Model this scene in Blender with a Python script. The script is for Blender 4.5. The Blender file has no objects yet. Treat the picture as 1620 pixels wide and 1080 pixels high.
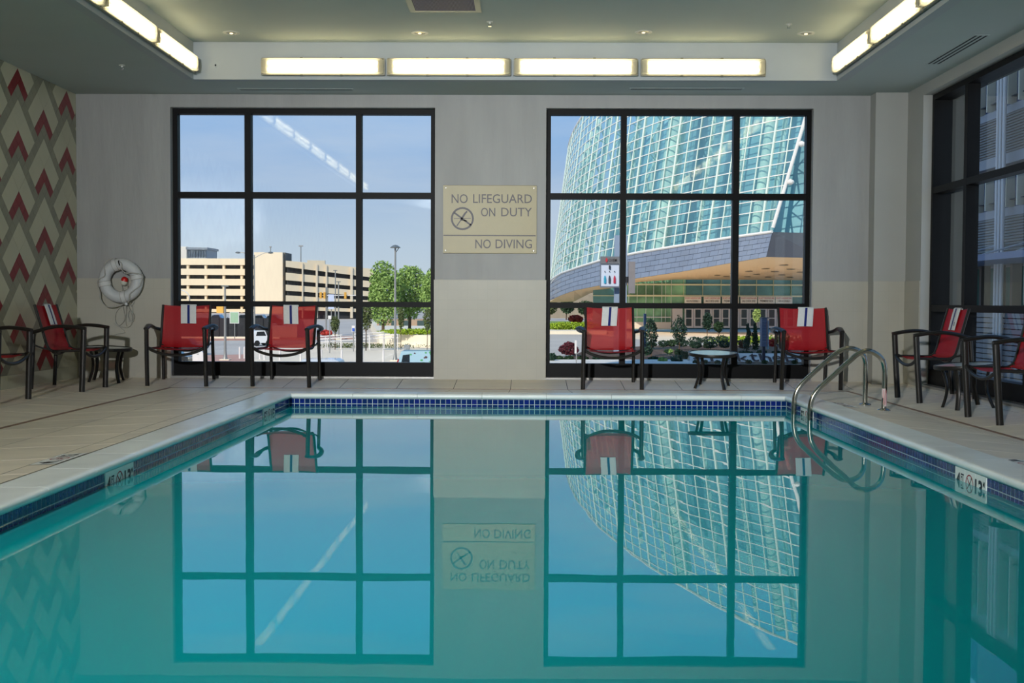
import bpy, bmesh, math, random
from mathutils import Vector, Matrix
import numpy as np
random.seed(7); rng = np.random.default_rng(7)
S = bpy.context.scene
COL = S.collection
PI = math.pi

# ---------------------------------------------------------------- camera
FPX = 1818.0237
YAW, PITCH, ROLL = -0.012663, -0.034198, 0.004548
CAM = Vector((0, 0, 0.896))
def _basis():
    c, s = math.cos(YAW), math.sin(YAW); cp, sp = math.cos(PITCH), math.sin(PITCH)
    F = Vector((cp*s, cp*c, sp)); U = Vector((-sp*s, -sp*c, cp)); R = Vector((c, -s, 0))
    c2, s2 = math.cos(ROLL), math.sin(ROLL)
    return c2*R + s2*U, -s2*R + c2*U, F
CR, CU, CF = _basis()
cam = bpy.data.cameras.new('camera'); cam.sensor_width = 36; cam.lens = 36*FPX/1620; cam.clip_end = 3000; cam.clip_start = .02
co = bpy.data.objects.new('camera', cam); COL.objects.link(co)
m = Matrix((CR, CU, -CF)).transposed().to_4x4(); m.translation = CAM
co.matrix_world = m
S.camera = co
def at_y(x, y, Y):                      # where the line of sight through a pixel crosses the plane of depth Y
    d = CF*FPX + CR*(x-810) - CU*(y-540)
    return CAM + d*(Y/d.y)
def at_x(x, y, X):
    d = CF*FPX + CR*(x-810) - CU*(y-540)
    return CAM + d*(X/d.x)

# ---------------------------------------------------------------- sky, sun, light, exposure
S.view_settings.view_transform = 'Standard'; S.view_settings.look = 'None'
S.view_settings.exposure = 0.15; S.view_settings.gamma = 1.0; S.view_settings.use_curve_mapping = False
S.cycles.use_denoising = True
S.cycles.max_bounces = 10; S.cycles.transparent_max_bounces = 16; S.cycles.diffuse_bounces = 5
S.cycles.glossy_bounces = 5; S.cycles.sample_clamp_indirect = 6; S.cycles.caustics_reflective = False; S.cycles.caustics_refractive = False
w = bpy.data.worlds.new('sky'); S.world = w; w.use_nodes = True
nt = w.node_tree; nt.nodes.clear()
def N(t, ty, **kw):
    n = t.nodes.new(ty)
    for k, v in kw.items(): setattr(n, k, v)
    return n
out = N(nt, 'ShaderNodeOutputWorld'); bg = N(nt, 'ShaderNodeBackground'); bg.inputs[1].default_value = .91
tc = N(nt, 'ShaderNodeTexCoord'); sx = N(nt, 'ShaderNodeSeparateXYZ')
rp = N(nt, 'ShaderNodeValToRGB'); el = rp.color_ramp.elements
el[0].position = 0.0; el[0].color = (.64, .72, .80, 1)
el[1].position = 1.0; el[1].color = (.13, .30, .62, 1)
for p_, c_ in ((.05, (.55, .67, .82, 1)), (.11, (.37, .54, .82, 1)), (.16, (.31, .52, .87, 1)), (.27, (.20, .62, 1.2, 1)), (.45, (.15, .38, .78, 1))):
    e = el.new(p_); e.color = c_
nz = N(nt, 'ShaderNodeTexNoise'); nz.inputs['Scale'].default_value = 3.2; nz.inputs['Detail'].default_value = 6; nz.inputs['Roughness'].default_value = .55
mp = N(nt, 'ShaderNodeMapping'); mp.inputs['Scale'].default_value = (1, 1, 6.0)
cr = N(nt, 'ShaderNodeValToRGB'); cr.color_ramp.elements[0].position = .47; cr.color_ramp.elements[1].position = .75
cr.color_ramp.elements[1].color = (.34, .34, .34, 1)
mx = N(nt, 'ShaderNodeMixRGB'); mx.inputs[2].default_value = (.80, .83, .87, 1)
L = nt.links.new
L(tc.outputs['Generated'], sx.inputs[0]); L(sx.outputs['Z'], rp.inputs[0]); L(tc.outputs['Generated'], mp.inputs[0])
L(mp.outputs[0], nz.inputs['Vector']); L(nz.outputs['Fac'], cr.inputs[0]); L(cr.outputs[0], mx.inputs[0]); L(rp.outputs[0], mx.inputs[1])
L(mx.outputs[0], bg.inputs[0]); L(bg.outputs[0], out.inputs[0])

sun = bpy.data.lights.new('sun', 'SUN'); sun.energy = 3.7; sun.angle = math.radians(.6); sun.color = (1, .90, .75)
so = bpy.data.objects.new('sun', sun); COL.objects.link(so)
so.rotation_euler = Vector((.45*.85, .89*.85, -.53)).to_track_quat('-Z', 'Y').to_euler()
fl = bpy.data.lights.new('flash', 'AREA'); fl.shape = 'DISK'; fl.size = .30; fl.energy = 175; fl.spread = math.radians(64); fl.color = (.95, .98, 1)
fo = bpy.data.objects.new('flash', fl); COL.objects.link(fo); fo.location = (-2.3, -3.4, 3.05)
fo.rotation_euler = Vector((.17, 1, -.09)).to_track_quat('-Z', 'Y').to_euler()

# ---------------------------------------------------------------- helpers
def srgb(r, g, b):
    f = lambda v: (v/255/12.92) if v <= 10 else ((v/255+.055)/1.055)**2.4
    return (f(r), f(g), f(b), 1)
MATS = {}
def mat(name, col, rough=.5, metal=0, var=.0, scale=4, bump=0, bscale=30, trans=0, spec=.5, stretch=None, emit=None, estr=0, alpha=1, coat=0):
    if name in MATS: return MATS[name]
    m = bpy.data.materials.new(name); m.use_nodes = True; t = m.node_tree; b = t.nodes['Principled BSDF']
    c = srgb(*col) if max(col) > 1 or isinstance(col[0], int) else tuple(col)+(1,)
    b.inputs['Base Color'].default_value = c; b.inputs['Roughness'].default_value = rough; b.inputs['Metallic'].default_value = metal
    b.inputs['Specular IOR Level'].default_value = spec; b.inputs['Coat Weight'].default_value = coat
    if trans: b.inputs['Transmission Weight'].default_value = trans
    if alpha < 1: b.inputs['Alpha'].default_value = alpha
    tcn = N(t, 'ShaderNodeTexCoord'); mpn = N(t, 'ShaderNodeMapping'); t.links.new(tcn.outputs['Object'], mpn.inputs[0])
    if stretch: mpn.inputs['Scale'].default_value = stretch
    if var:
        n = N(t, 'ShaderNodeTexNoise'); n.inputs['Scale'].default_value = scale; n.inputs['Detail'].default_value = 5
        t.links.new(mpn.outputs[0], n.inputs['Vector'])
        r = N(t, 'ShaderNodeMapRange'); r.inputs['From Min'].default_value = .3; r.inputs['From Max'].default_value = .7
        r.inputs['To Min'].default_value = 1-var; r.inputs['To Max'].default_value = 1+var
        x = N(t, 'ShaderNodeVectorMath', operation='SCALE'); x.inputs[0].default_value = c[:3]
        t.links.new(n.outputs['Fac'], r.inputs['Value']); t.links.new(r.outputs[0], x.inputs['Scale']); t.links.new(x.outputs[0], b.inputs['Base Color'])
    if bump:
        n2 = N(t, 'ShaderNodeTexNoise'); n2.inputs['Scale'].default_value = bscale; n2.inputs['Detail'].default_value = 3
        t.links.new(mpn.outputs[0], n2.inputs['Vector'])
        bp = N(t, 'ShaderNodeBump'); bp.inputs['Strength'].default_value = bump; bp.inputs['Distance'].default_value = .02
        t.links.new(n2.outputs['Fac'], bp.inputs['Height']); t.links.new(bp.outputs[0], b.inputs['Normal'])
    if emit:
        b.inputs['Emission Color'].default_value = tuple(emit)+(1,); b.inputs['Emission Strength'].default_value = estr
    MATS[name] = m
    return m
def objrand(m, amount, hue=0):
    """colour that differs a little from piece to piece"""
    t = m.node_tree; b = t.nodes['Principled BSDF']; oi = N(t, 'ShaderNodeObjectInfo')
    hs = N(t, 'ShaderNodeHueSaturation'); src = b.inputs['Base Color']
    if src.is_linked: t.links.new(src.links[0].from_socket, hs.inputs['Color'])
    else: hs.inputs['Color'].default_value = src.default_value
    r = N(t, 'ShaderNodeMapRange'); r.inputs['To Min'].default_value = 1-amount; r.inputs['To Max'].default_value = 1+amount
    t.links.new(oi.outputs['Random'], r.inputs['Value']); t.links.new(r.outputs[0], hs.inputs['Value'])
    if hue:
        r2 = N(t, 'ShaderNodeMapRange'); r2.inputs['To Min'].default_value = .5-hue; r2.inputs['To Max'].default_value = .5+hue
        t.links.new(oi.outputs['Random'], r2.inputs['Value']); t.links.new(r2.outputs[0], hs.inputs['Hue'])
    t.links.new(hs.outputs[0], b.inputs['Base Color'])
    return m

class MB:
    def __init__(s): s.v = []; s.f = []; s.m = []
    def face(s, pts, mi=0):
        k = len(s.v); s.v += [tuple(p) for p in pts]; s.f.append(list(range(k, k+len(pts)))); s.m.append(mi); return s
    def add(s, vs, fs, mi=0):
        k = len(s.v); s.v += [tuple(p) for p in vs]; s.f += [[k+i for i in f] for f in fs]; s.m += [mi]*len(fs); return s
    def box(s, x0, x1, y0, y1, z0, z1, mi=0):
        vs = [(x0,y0,z0),(x1,y0,z0),(x1,y1,z0),(x0,y1,z0),(x0,y0,z1),(x1,y0,z1),(x1,y1,z1),(x0,y1,z1)]
        return s.add(vs, [(0,3,2,1),(4,5,6,7),(0,1,5,4),(1,2,6,5),(2,3,7,6),(3,0,4,7)], mi)
    def rbox(s, x0, x1, y0, y1, z0, z1, b, mi=0):
        """box with its four long edges (along the longest side) chamfered"""
        d = (x1-x0, y1-y0, z1-z0); a = d.index(max(d)); lo = [x0,y0,z0]; hi = [x1,y1,z1]
        u, w_ = [i for i in range(3) if i != a]
        prof = [(lo[u]+b,lo[w_]),(hi[u]-b,lo[w_]),(hi[u],lo[w_]+b),(hi[u],hi[w_]-b),(hi[u]-b,hi[w_]),(lo[u]+b,hi[w_]),(lo[u],hi[w_]-b),(lo[u],lo[w_]+b)]
        vs = []
        for e in (lo[a], hi[a]):
            for p in prof:
                q = [0,0,0]; q[a] = e; q[u] = p[0]; q[w_] = p[1]; vs.append(q)
        fs = [(i,(i+1)%8,8+(i+1)%8,8+i) for i in range(8)] + [tuple(range(7,-1,-1)), tuple(range(8,16))]
        return s.add(vs, fs, mi)
    def tube(s, pts, r, seg=8, closed=False, r2=None, up=None, mi=0, cap=True):
        """round (or oval r x r2) tube along pts; r may be a list"""
        P_ = [Vector(p) for p in pts]; n = len(P_); k = len(s.v)
        nrm = None; rings = []
        for i in range(n):
            a = P_[(i-1) % n] if (closed or i > 0) else P_[i]; b = P_[(i+1) % n] if (closed or i < n-1) else P_[i]
            t = (b-a); t = t.normalized() if t.length > 1e-9 else Vector((0,0,1))
            if up is not None: nr = Vector(up) - t*Vector(up).dot(t)
            elif nrm is None: nr = t.orthogonal()
            else: nr = nrm - t*nrm.dot(t)
            if nr.length < 1e-6: nr = t.orthogonal()
            nr.normalize(); nrm = nr; bn = t.cross(nr)
            ra = r[i] if isinstance(r, (list, tuple)) else r
            rb = (r2[i] if isinstance(r2, (list, tuple)) else r2) if r2 is not None else ra
            rings.append([P_[i] + nr*(math.cos(q)*ra) + bn*(math.sin(q)*rb) for q in [2*PI*(j+.5)/seg for j in range(seg)]])
        vs = [p for rg in rings for p in rg]; fs = []
        for i in range(n if closed else n-1):
            a = i*seg; b = ((i+1) % n)*seg
            for j in range(seg): fs.append((a+j, a+(j+1) % seg, b+(j+1) % seg, b+j))
        if cap and not closed: fs += [tuple(range(seg-1,-1,-1)), tuple(range((n-1)*seg, n*seg))]
        return s.add(vs, fs, mi)
    def lathe(s, prof, c=(0,0,0), seg=24, axis='z', mi=0):
        vs = []; n = len(prof)
        for j in range(seg):
            q = 2*PI*j/seg
            for r, h in prof:
                p = (r*math.cos(q), r*math.sin(q), h)
                if axis == 'y': p = (p[0], p[2], p[1])
                if axis == 'x': p = (p[2], p[0], p[1])
                vs.append((p[0]+c[0], p[1]+c[1], p[2]+c[2]))
        fs = [(j*n+i, ((j+1) % seg)*n+i, ((j+1) % seg)*n+i+1, j*n+i+1) for j in range(seg) for i in range(n-1)]
        return s.add(vs, fs, mi)
    def prism(s, poly, d, axis='y', o=0, mi=0):
        """poly (2D) pushed from o to o+d along axis"""
        def P3(p, h): return {'y': (p[0], h, p[1]), 'x': (h, p[0], p[1]), 'z': (p[0], p[1], h)}[axis]
        n = len(poly); vs = [P3(p, o) for p in poly] + [P3(p, o+d) for p in poly]
        return s.add(vs, [tuple(range(n-1,-1,-1)), tuple(range(n,2*n))] + [(i,(i+1) % n,n+(i+1) % n,n+i) for i in range(n)], mi)
    def mesh(s, name):
        me = bpy.data.meshes.new(name); me.from_pydata(s.v, [], s.f); me.update(); return me
    def build(s, name, mats, parent=None, smooth=False, loc=None, fix=True):
        me = s.mesh(name)
        if not isinstance(mats, (list, tuple)): mats = [mats]
        for x in mats: me.materials.append(x)
        if len(mats) > 1: me.polygons.foreach_set('material_index', s.m)
        if fix:
            bm = bmesh.new(); bm.from_mesh(me); bmesh.ops.recalc_face_normals(bm, faces=bm.faces); bm.to_mesh(me); bm.free()
        if smooth:
            me.polygons.foreach_set('use_smooth', [True]*len(me.polygons))
            try: me.set_sharp_from_angle(angle=math.radians(40))
            except Exception: pass
        return link(name, me, parent, loc)
def link(name, me, parent=None, loc=None):
    o = bpy.data.objects.new(name, me); COL.objects.link(o)
    if parent is not None: o.parent = parent
    if loc is not None: o.location = loc
    return o
def struct(o): o['kind'] = 'structure'; return o
def tag(o, label, cat, group=None, kind=None):
    o['label'] = label; o['category'] = cat
    if group: o['group'] = group
    if kind: o['kind'] = kind
    return o
def thing(name, label, cat, loc=(0,0,0), rz=0, group=None):
    o = bpy.data.objects.new(name, None); COL.objects.link(o); o.empty_display_size = .1
    o.location = loc; o.rotation_euler = (0, 0, rz)
    return tag(o, label, cat, group)
def copy_tree(o, parent=None):
    c = o.copy(); COL.objects.link(c); c.parent = parent
    for ch in list(o.children): copy_tree(ch, c)
    return c
def smoothpath(pts, sub=6, closed=False):
    P_ = [Vector(p) for p in pts]; n = len(P_); o = []
    for i in range(n if closed else n-1):
        p0 = P_[(i-1) % n] if (closed or i > 0) else P_[0]; p1 = P_[i]; p2 = P_[(i+1) % n]; p3 = P_[(i+2) % n] if (closed or i < n-2) else P_[-1]
        for k in range(sub):
            t = k/sub
            o.append(.5*((2*p1)+(p2-p0)*t+(2*p0-5*p1+4*p2-p3)*t*t+(3*p1-p0-3*p2+p3)*t**3))
    if not closed: o.append(P_[-1])
    return o
_font_cache = {}
BOLD = 0.0
def text_polys(body):
    """flat outline mesh of a word, from the built-in font, scaled to a 1 x 1 box"""
    if (body, BOLD) in _font_cache: return _font_cache[(body, BOLD)]
    cu = bpy.data.curves.new('t', 'FONT'); cu.body = body; cu.resolution_u = 3; cu.offset = BOLD
    o = bpy.data.objects.new('t', cu); COL.objects.link(o)
    dg = bpy.context.evaluated_depsgraph_get(); dg.update()
    me = bpy.data.meshes.new_from_object(o.evaluated_get(dg))
    vs = [tuple(v.co) for v in me.vertices]; fs = [list(p.vertices) for p in me.polygons]
    bpy.data.objects.remove(o); bpy.data.meshes.remove(me); bpy.data.curves.remove(cu)
    x0 = min(v[0] for v in vs); x1 = max(v[0] for v in vs); y0 = min(v[1] for v in vs); y1 = max(v[1] for v in vs)
    vs = [((v[0]-x0)/(x1-x0), (v[1]-y0)/(y1-y0)) for v in vs]
    _font_cache[(body, BOLD)] = (vs, fs); return vs, fs
def put_text(mb, body, mapf, x0, x1, y0, y1, mi=0):
    vs, fs = text_polys(body)
    mb.add([mapf(x0+(x1-x0)*a, y0+(y1-y0)*b) for a, b in vs], fs, mi)
def ring2(mb, mapf, cx, cy, r0, r1, mi=0, n=28):
    vs = [mapf(cx+r*math.cos(2*PI*i/n), cy+r*math.sin(2*PI*i/n)) for i in range(n) for r in (r0, r1)]
    mb.add(vs, [(2*i, 2*i+1, (2*i+3) % (2*n), (2*i+2) % (2*n)) for i in range(n)], mi)
def stroke2(mb, mapf, a, b, w_, mi=0):
    d = Vector((b[0]-a[0], b[1]-a[1])); n = Vector((-d.y, d.x)).normalized()*(w_/2)
    mb.add([mapf(a[0]+n.x, a[1]+n.y), mapf(b[0]+n.x, b[1]+n.y), mapf(b[0]-n.x, b[1]-n.y), mapf(a[0]-n.x, a[1]-n.y)], [(0,1,2,3)], mi)
def no_diving(mb, mapf, cx, cy, r, mr, mk):
    ring2(mb, mapf, cx, cy, r*.86, r, mr)
    stroke2(mb, mapf, (cx-r*.62, cy+r*.62), (cx+r*.62, cy-r*.62), r*.15, mr)
    for a, b, w_ in (((-.5,-.62),(.08,.02),.10),((.08,.02),(.42,.5),.13),((.05,0),(.30,-.30),.08),((.1,.1),(-.28,.22),.08),((.42,.5),(.5,.72),.2),((-.75,-.02),(.78,-.02),.04)):
        stroke2(mb, mapf, (cx+a[0]*r, cy+a[1]*r), (cx+b[0]*r, cy+b[1]*r), w_*r, mk)
# ================================================================ the room
X0, X1, YB, YN, ZC, ZT = -5.28, 4.33, 13.432, -4.0, 3.299, 3.70
PX0, PX1, PY, PYN = -2.310, 2.521, 11.133, -.9        # inner faces of the pool
CX0, CX1, CY, CYN = -2.565, 2.75, 11.39, -1.15        # outer edge of the coping
DX0, DX1, DY, DYN, DZ, WZ = -3.95, 3.54, 12.70, -2.6, -.07, -.01   # drain line round the pool, and the floor at the walls
def zd(X, Y):
    q = max((DX0-X)/(DX0-X0), (X-DX1)/(X1-DX1), (Y-DY)/(YB-DY), (DYN-Y)/(DYN-YN))
    if q >= 0: return DZ+(WZ-DZ)*q
    q = max((CX0-X)/(CX0-DX0), (X-CX1)/(DX1-CX1), (Y-CY)/(DY-CY), (CYN-Y)/(CYN-DYN), 0)
    return DZ*q
TT, TP, ZW = -.048, .0508, -.122                      # top of the mosaic, its pitch, water level

plaster = mat('wall_plaster', (155,155,153), .55, var=.07, scale=1.6, stretch=(3,3,.5), bump=.12, bscale=9)
plaster_b = mat('wall_plain', (163,163,158), .6, var=.03, scale=2)
ceilm = mat('ceiling_paint', (176,186,183), .8, var=.02, scale=2)
tilew = mat('wainscot_tile', (174,170,157), .45, var=.03, scale=3)
def add_grid(m, sx_, sz_, axis, w_=.004, dark=.86, bump=.25):
    """fine joints every sx_, sz_ metres on a face"""
    t = m.node_tree; b = t.nodes['Principled BSDF']
    tcn = N(t, 'ShaderNodeTexCoord'); br = N(t, 'ShaderNodeTexBrick'); mpn = N(t, 'ShaderNodeMapping')
    if axis == 'y': mpn.inputs['Rotation'].default_value = (PI/2, 0, 0)
    if axis == 'x': mpn.inputs['Rotation'].default_value = (PI/2, 0, PI/2)
    br.offset = 0; br.inputs['Scale'].default_value = 1; br.inputs['Brick Width'].default_value = sx_; br.inputs['Row Height'].default_value = sz_
    br.inputs['Mortar Size'].default_value = w_; br.inputs['Mortar Smooth'].default_value = .3
    br.inputs['Color1'].default_value = (1,1,1,1); br.inputs['Color2'].default_value = (.985,.985,.985,1); br.inputs['Mortar'].default_value = (dark,dark,dark,1)
    t.links.new(tcn.outputs['Object'], mpn.inputs[0]); t.links.new(mpn.outputs[0], br.inputs['Vector'])
    x = N(t, 'ShaderNodeMixRGB', blend_type='MULTIPLY'); x.inputs[0].default_value = 1
    src = b.inputs['Base Color']
    if src.is_linked: t.links.new(src.links[0].from_socket, x.inputs[1])
    else: x.inputs[1].default_value = src.default_value
    t.links.new(br.outputs['Color'], x.inputs[2]); t.links.new(x.outputs[0], b.inputs['Base Color'])
    bp = N(t, 'ShaderNodeBump'); bp.inputs['Strength'].default_value = bump; bp.inputs['Distance'].default_value = .003; bp.invert = True
    t.links.new(br.outputs['Fac'], bp.inputs['Height']); t.links.new(bp.outputs[0], b.inputs['Normal'])
    return m
add_grid(tilew, .115, .115, 'y', .003, .95, .12)
tilewx = mat('wainscot_tile_side', (174,170,157), .45, var=.03, scale=3); add_grid(tilewx, .115, .115, 'x', .003, .95, .12)
blackm = mat('window_frame_black', (7,7,8), .5, var=.15, scale=8, spec=.15)
greym = mat('threshold_metal', (150,148,144), .35, .6, var=.05)

# walls
W1a, W1b, W2a, W2b, WT = -4.170, -1.076, .218, 3.312, 3.150
b = MB()
for x0, x1 in ((X0-.3, W1a), (W1b, W2a), (W2b, X1+.4)): b.box(x0, x1, YB, YB+.32, -.3, 3.75)
for x0, x1 in ((W1a, W1b), (W2a, W2b)): b.box(x0, x1, YB, YB+.32, WT, 3.75).box(x0, x1, YB, YB+.32, -.3, -.004)
wall_back = struct(b.build('wall_back', plaster))
b = MB().box(3.965, X1+.001, 13.225, YB+.001, -.06, ZC+.01); o = b.build('corner_pier', plaster_b, wall_back)
WH = 1.155
for x0, x1 in ((X0, W1a-.008), (W1b-.010, W2a+.008), (W2b+.010, 3.965)):
    MB().box(x0, x1, YB-.010, YB+.01, -.02, WH).build('wainscot_panel', tilew, wall_back)
MB().box(3.965, X1, 13.215, 13.23, -.02, WH).build('wainscot_panel', tilew, wall_back)
RWa, RWb = 12.715, 9.20
b = MB()
b.box(X1, X1+.32, RWa, YB+.32, -.3, 3.75).box(X1, X1+.32, RWb, RWa, WT+.03, 3.75).box(X1, X1+.32, RWb, RWa, -.3, -.004)
b.box(X1, X1+.32, 8.4, RWb, -.3, 3.75)
b.box(X1, X1+.32, 4.9, 8.4, WT+.03, 3.75).box(X1, X1+.32, 4.9, 8.4, -.3, -.004).box(X1, X1+.32, YN, 4.9, -.3, 3.75)
wall_right = struct(b.build('wall_right', plaster_b))
MB().box(X1-.01, X1+.01, RWa+.008, 13.22, -.03, WH).build('wainscot_panel', tilewx, wall_right)
MB().box(X1-.01, X1+.01, 8.4+.008, RWb-.008, -.03, WH).build('wainscot_panel', tilewx, wall_right)
MB().box(X1-.01, X1+.01, YN, 4.89, -.03, WH).build('wainscot_panel', tilewx, wall_right)
struct(MB().box(X0-.4, X1+.4, YN-.3, YN, -.3, 3.75).build('wall_near', plaster_b))

# left wall: squares on the diagonal, cream field, grey lattice, red chevrons
creamt = objrand(mat('cream_wall_tile', (190,187,162), .30, var=.04, scale=3), .025)
greyt = objrand(mat('grey_wall_tile', (136,134,114), .30, var=.08, scale=6), .05)
redt = objrand(mat('red_wall_tile', (128,12,24), .28, var=.10, scale=7), .10)
groutm = mat('wall_grout', (150,149,132), .8)
wall_left = struct(MB().box(X0-.3, X0, YN-.3, YB+.32, -.3, 3.75).build('wall_left', groutm))
def clip(poly, lo, hi, ax):
    for sgn, lim in ((1, lo), (-1, -hi)):
        o_ = []
        for i in range(len(poly)):
            a, c = poly[i], poly[(i+1) % len(poly)]; da, dc = sgn*a[ax]-lim, sgn*c[ax]-lim
            if da >= 0: o_.append(a)
            if (da >= 0) != (dc >= 0):
                k = da/(da-dc); o_.append((a[0]+(c[0]-a[0])*k, a[1]+(c[1]-a[1])*k))
        poly = o_
        if len(poly) < 3: return []
    return poly
HH = .158
def ab(a, b_, y0, z0): return (y0+(b_-a)/2*HH*2/2*1.0*2/2, z0-(a+b_)/2*HH)
def cellpoly(a0, a1, b0, b1, y0, z0, g=.0016):
    c = [(a0+g/HH, b0+g/HH), (a1-g/HH, b0+g/HH), (a1-g/HH, b1-g/HH), (a0+g/HH, b1-g/HH)]
    return [(y0+(q-p)/2*HH, z0-(p+q)/2*HH) for p, q in c]
ZP0, ZP1 = .13, ZC
cells = []                                  # kind, polygon
seen_cells = set()
for i in range(-30, 30):
    for j in range(-30, 30):
        oa, ob = 4*i-2*j, 4*i+6*j
        yc = 11.90+(ob-oa)/2*HH; zc = 2.655-(oa+ob)/2*HH
        if not (YN-1 < yc < YB+1 and -1 < zc < ZC+1.5): continue
        occ = set()
        for a in range(0, 3):
            for c in range(0, 3):
                if a == 0 or c == 0: cells.append(('red', cellpoly(a, a+1, c, c+1, yc, zc))); occ.add((a, c))
        cells.append(('cream', cellpoly(-2, 0, -2, 0, yc, zc)))
        cells.append(('cream', cellpoly(-2, 0, 0, 3, yc, zc)))
        cells.append(('cream', cellpoly(0, 3, -2, 0, yc, zc)))
        for a in range(-2, 3):
            for c in range(-2, 3):
                if a < 0 or c < 0: occ.add((a, c))
        for (a, c) in occ: seen_cells.add((oa+a, ob+c))
lo_ = 11.90
amax = 140
for a in range(-80, 110):
    for c in range(-80, 110):
        if (a, c) in seen_cells: continue
        yc = 11.90+(c-a)/2*HH; zc = 2.655-(a+c)/2*HH
        if YN < yc < YB+.1 and 0 < zc < ZC+.2: cells.append(('grey', cellpoly(a, a+1, c, c+1, 11.90, 2.655)))
mb_far = {'red': MB(), 'grey': MB(), 'cream': MB()}
MM = {'red': redt, 'grey': greyt, 'cream': creamt}
npc = 0
for kd, poly in cells:
    p = clip(clip(poly, YN, YB-.001, 0), ZP0, ZP1-.002, 1)
    if not p: continue
    yc = sum(q[0] for q in p)/len(p)
    if yc > 11.15:
        MB().prism(p, .007, 'x', X0).build(kd+'_tile', MM[kd], wall_left); npc += 1
    else: mb_far[kd].prism(p, .007, 'x', X0)
for kd in mb_far:
    o = mb_far[kd].build(kd+'_tiles_beyond', MM[kd], wall_left, fix=True); o['kind'] = 'stuff'
yy = YB-.61
while yy > YN:
    MB().box(X0, X0+.010, max(yy, YN), yy+.607, -.02, ZP0-.002).build('base_tile', creamt, wall_left); yy -= .61

# ceiling: a lower ring round a raised tray
TX0, TX1, TY0, TY1 = -3.635, 3.335, .6, 12.53
b = MB()
b.box(X0-.3, X1+.4, TY1, YB+.32, ZC, ZC+.10).box(X0-.3, X1+.4, YN-.3, TY0, ZC, ZC+.10)
b.box(X0-.3, TX0, TY0, TY1, ZC, ZC+.10).box(TX1, X1+.4, TY0, TY1, ZC, ZC+.10)
b.box(X0-.3, X1+.4, YN-.3, YB+.32, ZT, ZT+.1)
traym = mat('tray_paint', (172,178,180), .7, var=.02)
ceiling = struct(b.build('ceiling', ceilm))
b = MB()
e_=.004; b.box(TX0, TX1, TY1-e_, TY1+.1, ZC-.001, ZT).box(TX0, TX1, TY0-.1, TY0+e_, ZC-.001, ZT).box(TX0-.1, TX0+e_, TY0, TY1, ZC-.001, ZT).box(TX1-e_, TX1+.1, TY0, TY1, ZC-.001, ZT)
b.build('tray_face', traym, ceiling)

# floor: large tiles sloping to a drain line, each tile a piece
slab = struct(MB().box(X0-.3, PX0-.2, YN-.3, YB+.32, -.6, -.30).box(PX1+.2, X1+.4, YN-.3, YB+.32, -.6, -.30).box(PX0-.2, PX1+.2, YN-.3, PYN-.2, -.6, -.30).box(PX0-.2, PX1+.2, PY+.2, YB+.32, -.6, -.30).build('floor', mat('screed', (120,112,100), .9, var=.1)))
# (the slab is cut open below the pool by the shell standing on it)
tilem = objrand(mat('floor_tile_stone', (230,217,196), .42, var=.07, scale=2.2, stretch=(1,3,1), bump=.05, bscale=60), .05)
jointm = mat('floor_joint', (62,56,50), .9)
G = .0035
def floor_piece(poly, name='floor_tile', m=None, dz=0.0):
    vs = [(x, y, zd(x, y)+dz) for x, y in poly]; n = len(vs)
    mb_ = MB(); mb_.add(vs+[(x, y, z-.03) for x, y, z in vs], [tuple(range(n)), ] + [(i, n+i, n+(i+1) % n, (i+1) % n) for i in range(n)])
    return mb_.build(name, m or tilem, slab, fix=True)
def facet_clip(poly, f):
    """keep the part of poly where f(x,y) >= 0"""
    o_ = []
    for i in range(len(poly)):
        a, c = poly[i], poly[(i+1) % len(poly)]; da, dc = f(*a), f(*c)
        if da >= 0: o_.append(a)
        if (da >= 0) != (dc >= 0):
            k = da/(da-dc); o_.append((a[0]+(c[0]-a[0])*k, a[1]+(c[1]-a[1])*k))
    return o_ if len(o_) > 2 else []
fns_in = [lambda x, y: (CX0-x)/(CX0-DX0), lambda x, y: (x-CX1)/(DX1-CX1), lambda x, y: (y-CY)/(DY-CY), lambda x, y: (CYN-y)/(CYN-DYN)]
fns_out = [lambda x, y: (DX0-x)/(DX0-X0), lambda x, y: (x-DX1)/(X1-DX1), lambda x, y: (y-DY)/(YB-DY), lambda x, y: (DYN-y)/(DYN-YN)]
def lay(x0, x1, y0, y1, side, ring):
    """one rectangular tile, trimmed to the facet of the floor it lies on"""
    poly = [(x0+G, y0+G), (x1-G, y0+G), (x1-G, y1-G), (x0+G, y1-G)]
    fns = fns_in if ring == 0 else fns_out; me_ = fns[side]
    poly = facet_clip(poly, lambda x, y: me_(x, y)-.002)
    for k, f in enumerate(fns):
        if k != side and poly: poly = facet_clip(poly, lambda x, y, f=f: me_(x, y)-f(x, y)-.0015)
    if ring == 0 and poly: poly = facet_clip(poly, lambda x, y: .998-me_(x, y))
    if len(poly) > 2:
        A = abs(sum(poly[i][0]*poly[(i+1) % len(poly)][1]-poly[(i+1) % len(poly)][0]*poly[i][1] for i in range(len(poly))))/2
        if A > .0015: floor_piece(poly)
P6 = .635
xs = [-.175+P6*k for k in range(-9, 9)]
ys = [11.39-P6*k for k in range(-4, 26)]
def strips(a, b_, edges):
    e = [a]+[q for q in edges if a+.02 < q < b_-.02]+[b_]
    return list(zip(e[:-1], e[1:]))
# back strips (between wall and drain, drain and coping)
for xa, xb in strips(X0, X1, xs): lay(xa, xb, DY, YB, 2, 1)
for xa, xb in strips(DX0, DX1, xs):
    for ya, yb in strips(CY, DY, [CY+.17, CY+.17+P6]): lay(xa, xb, ya, yb, 2, 0)
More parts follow.
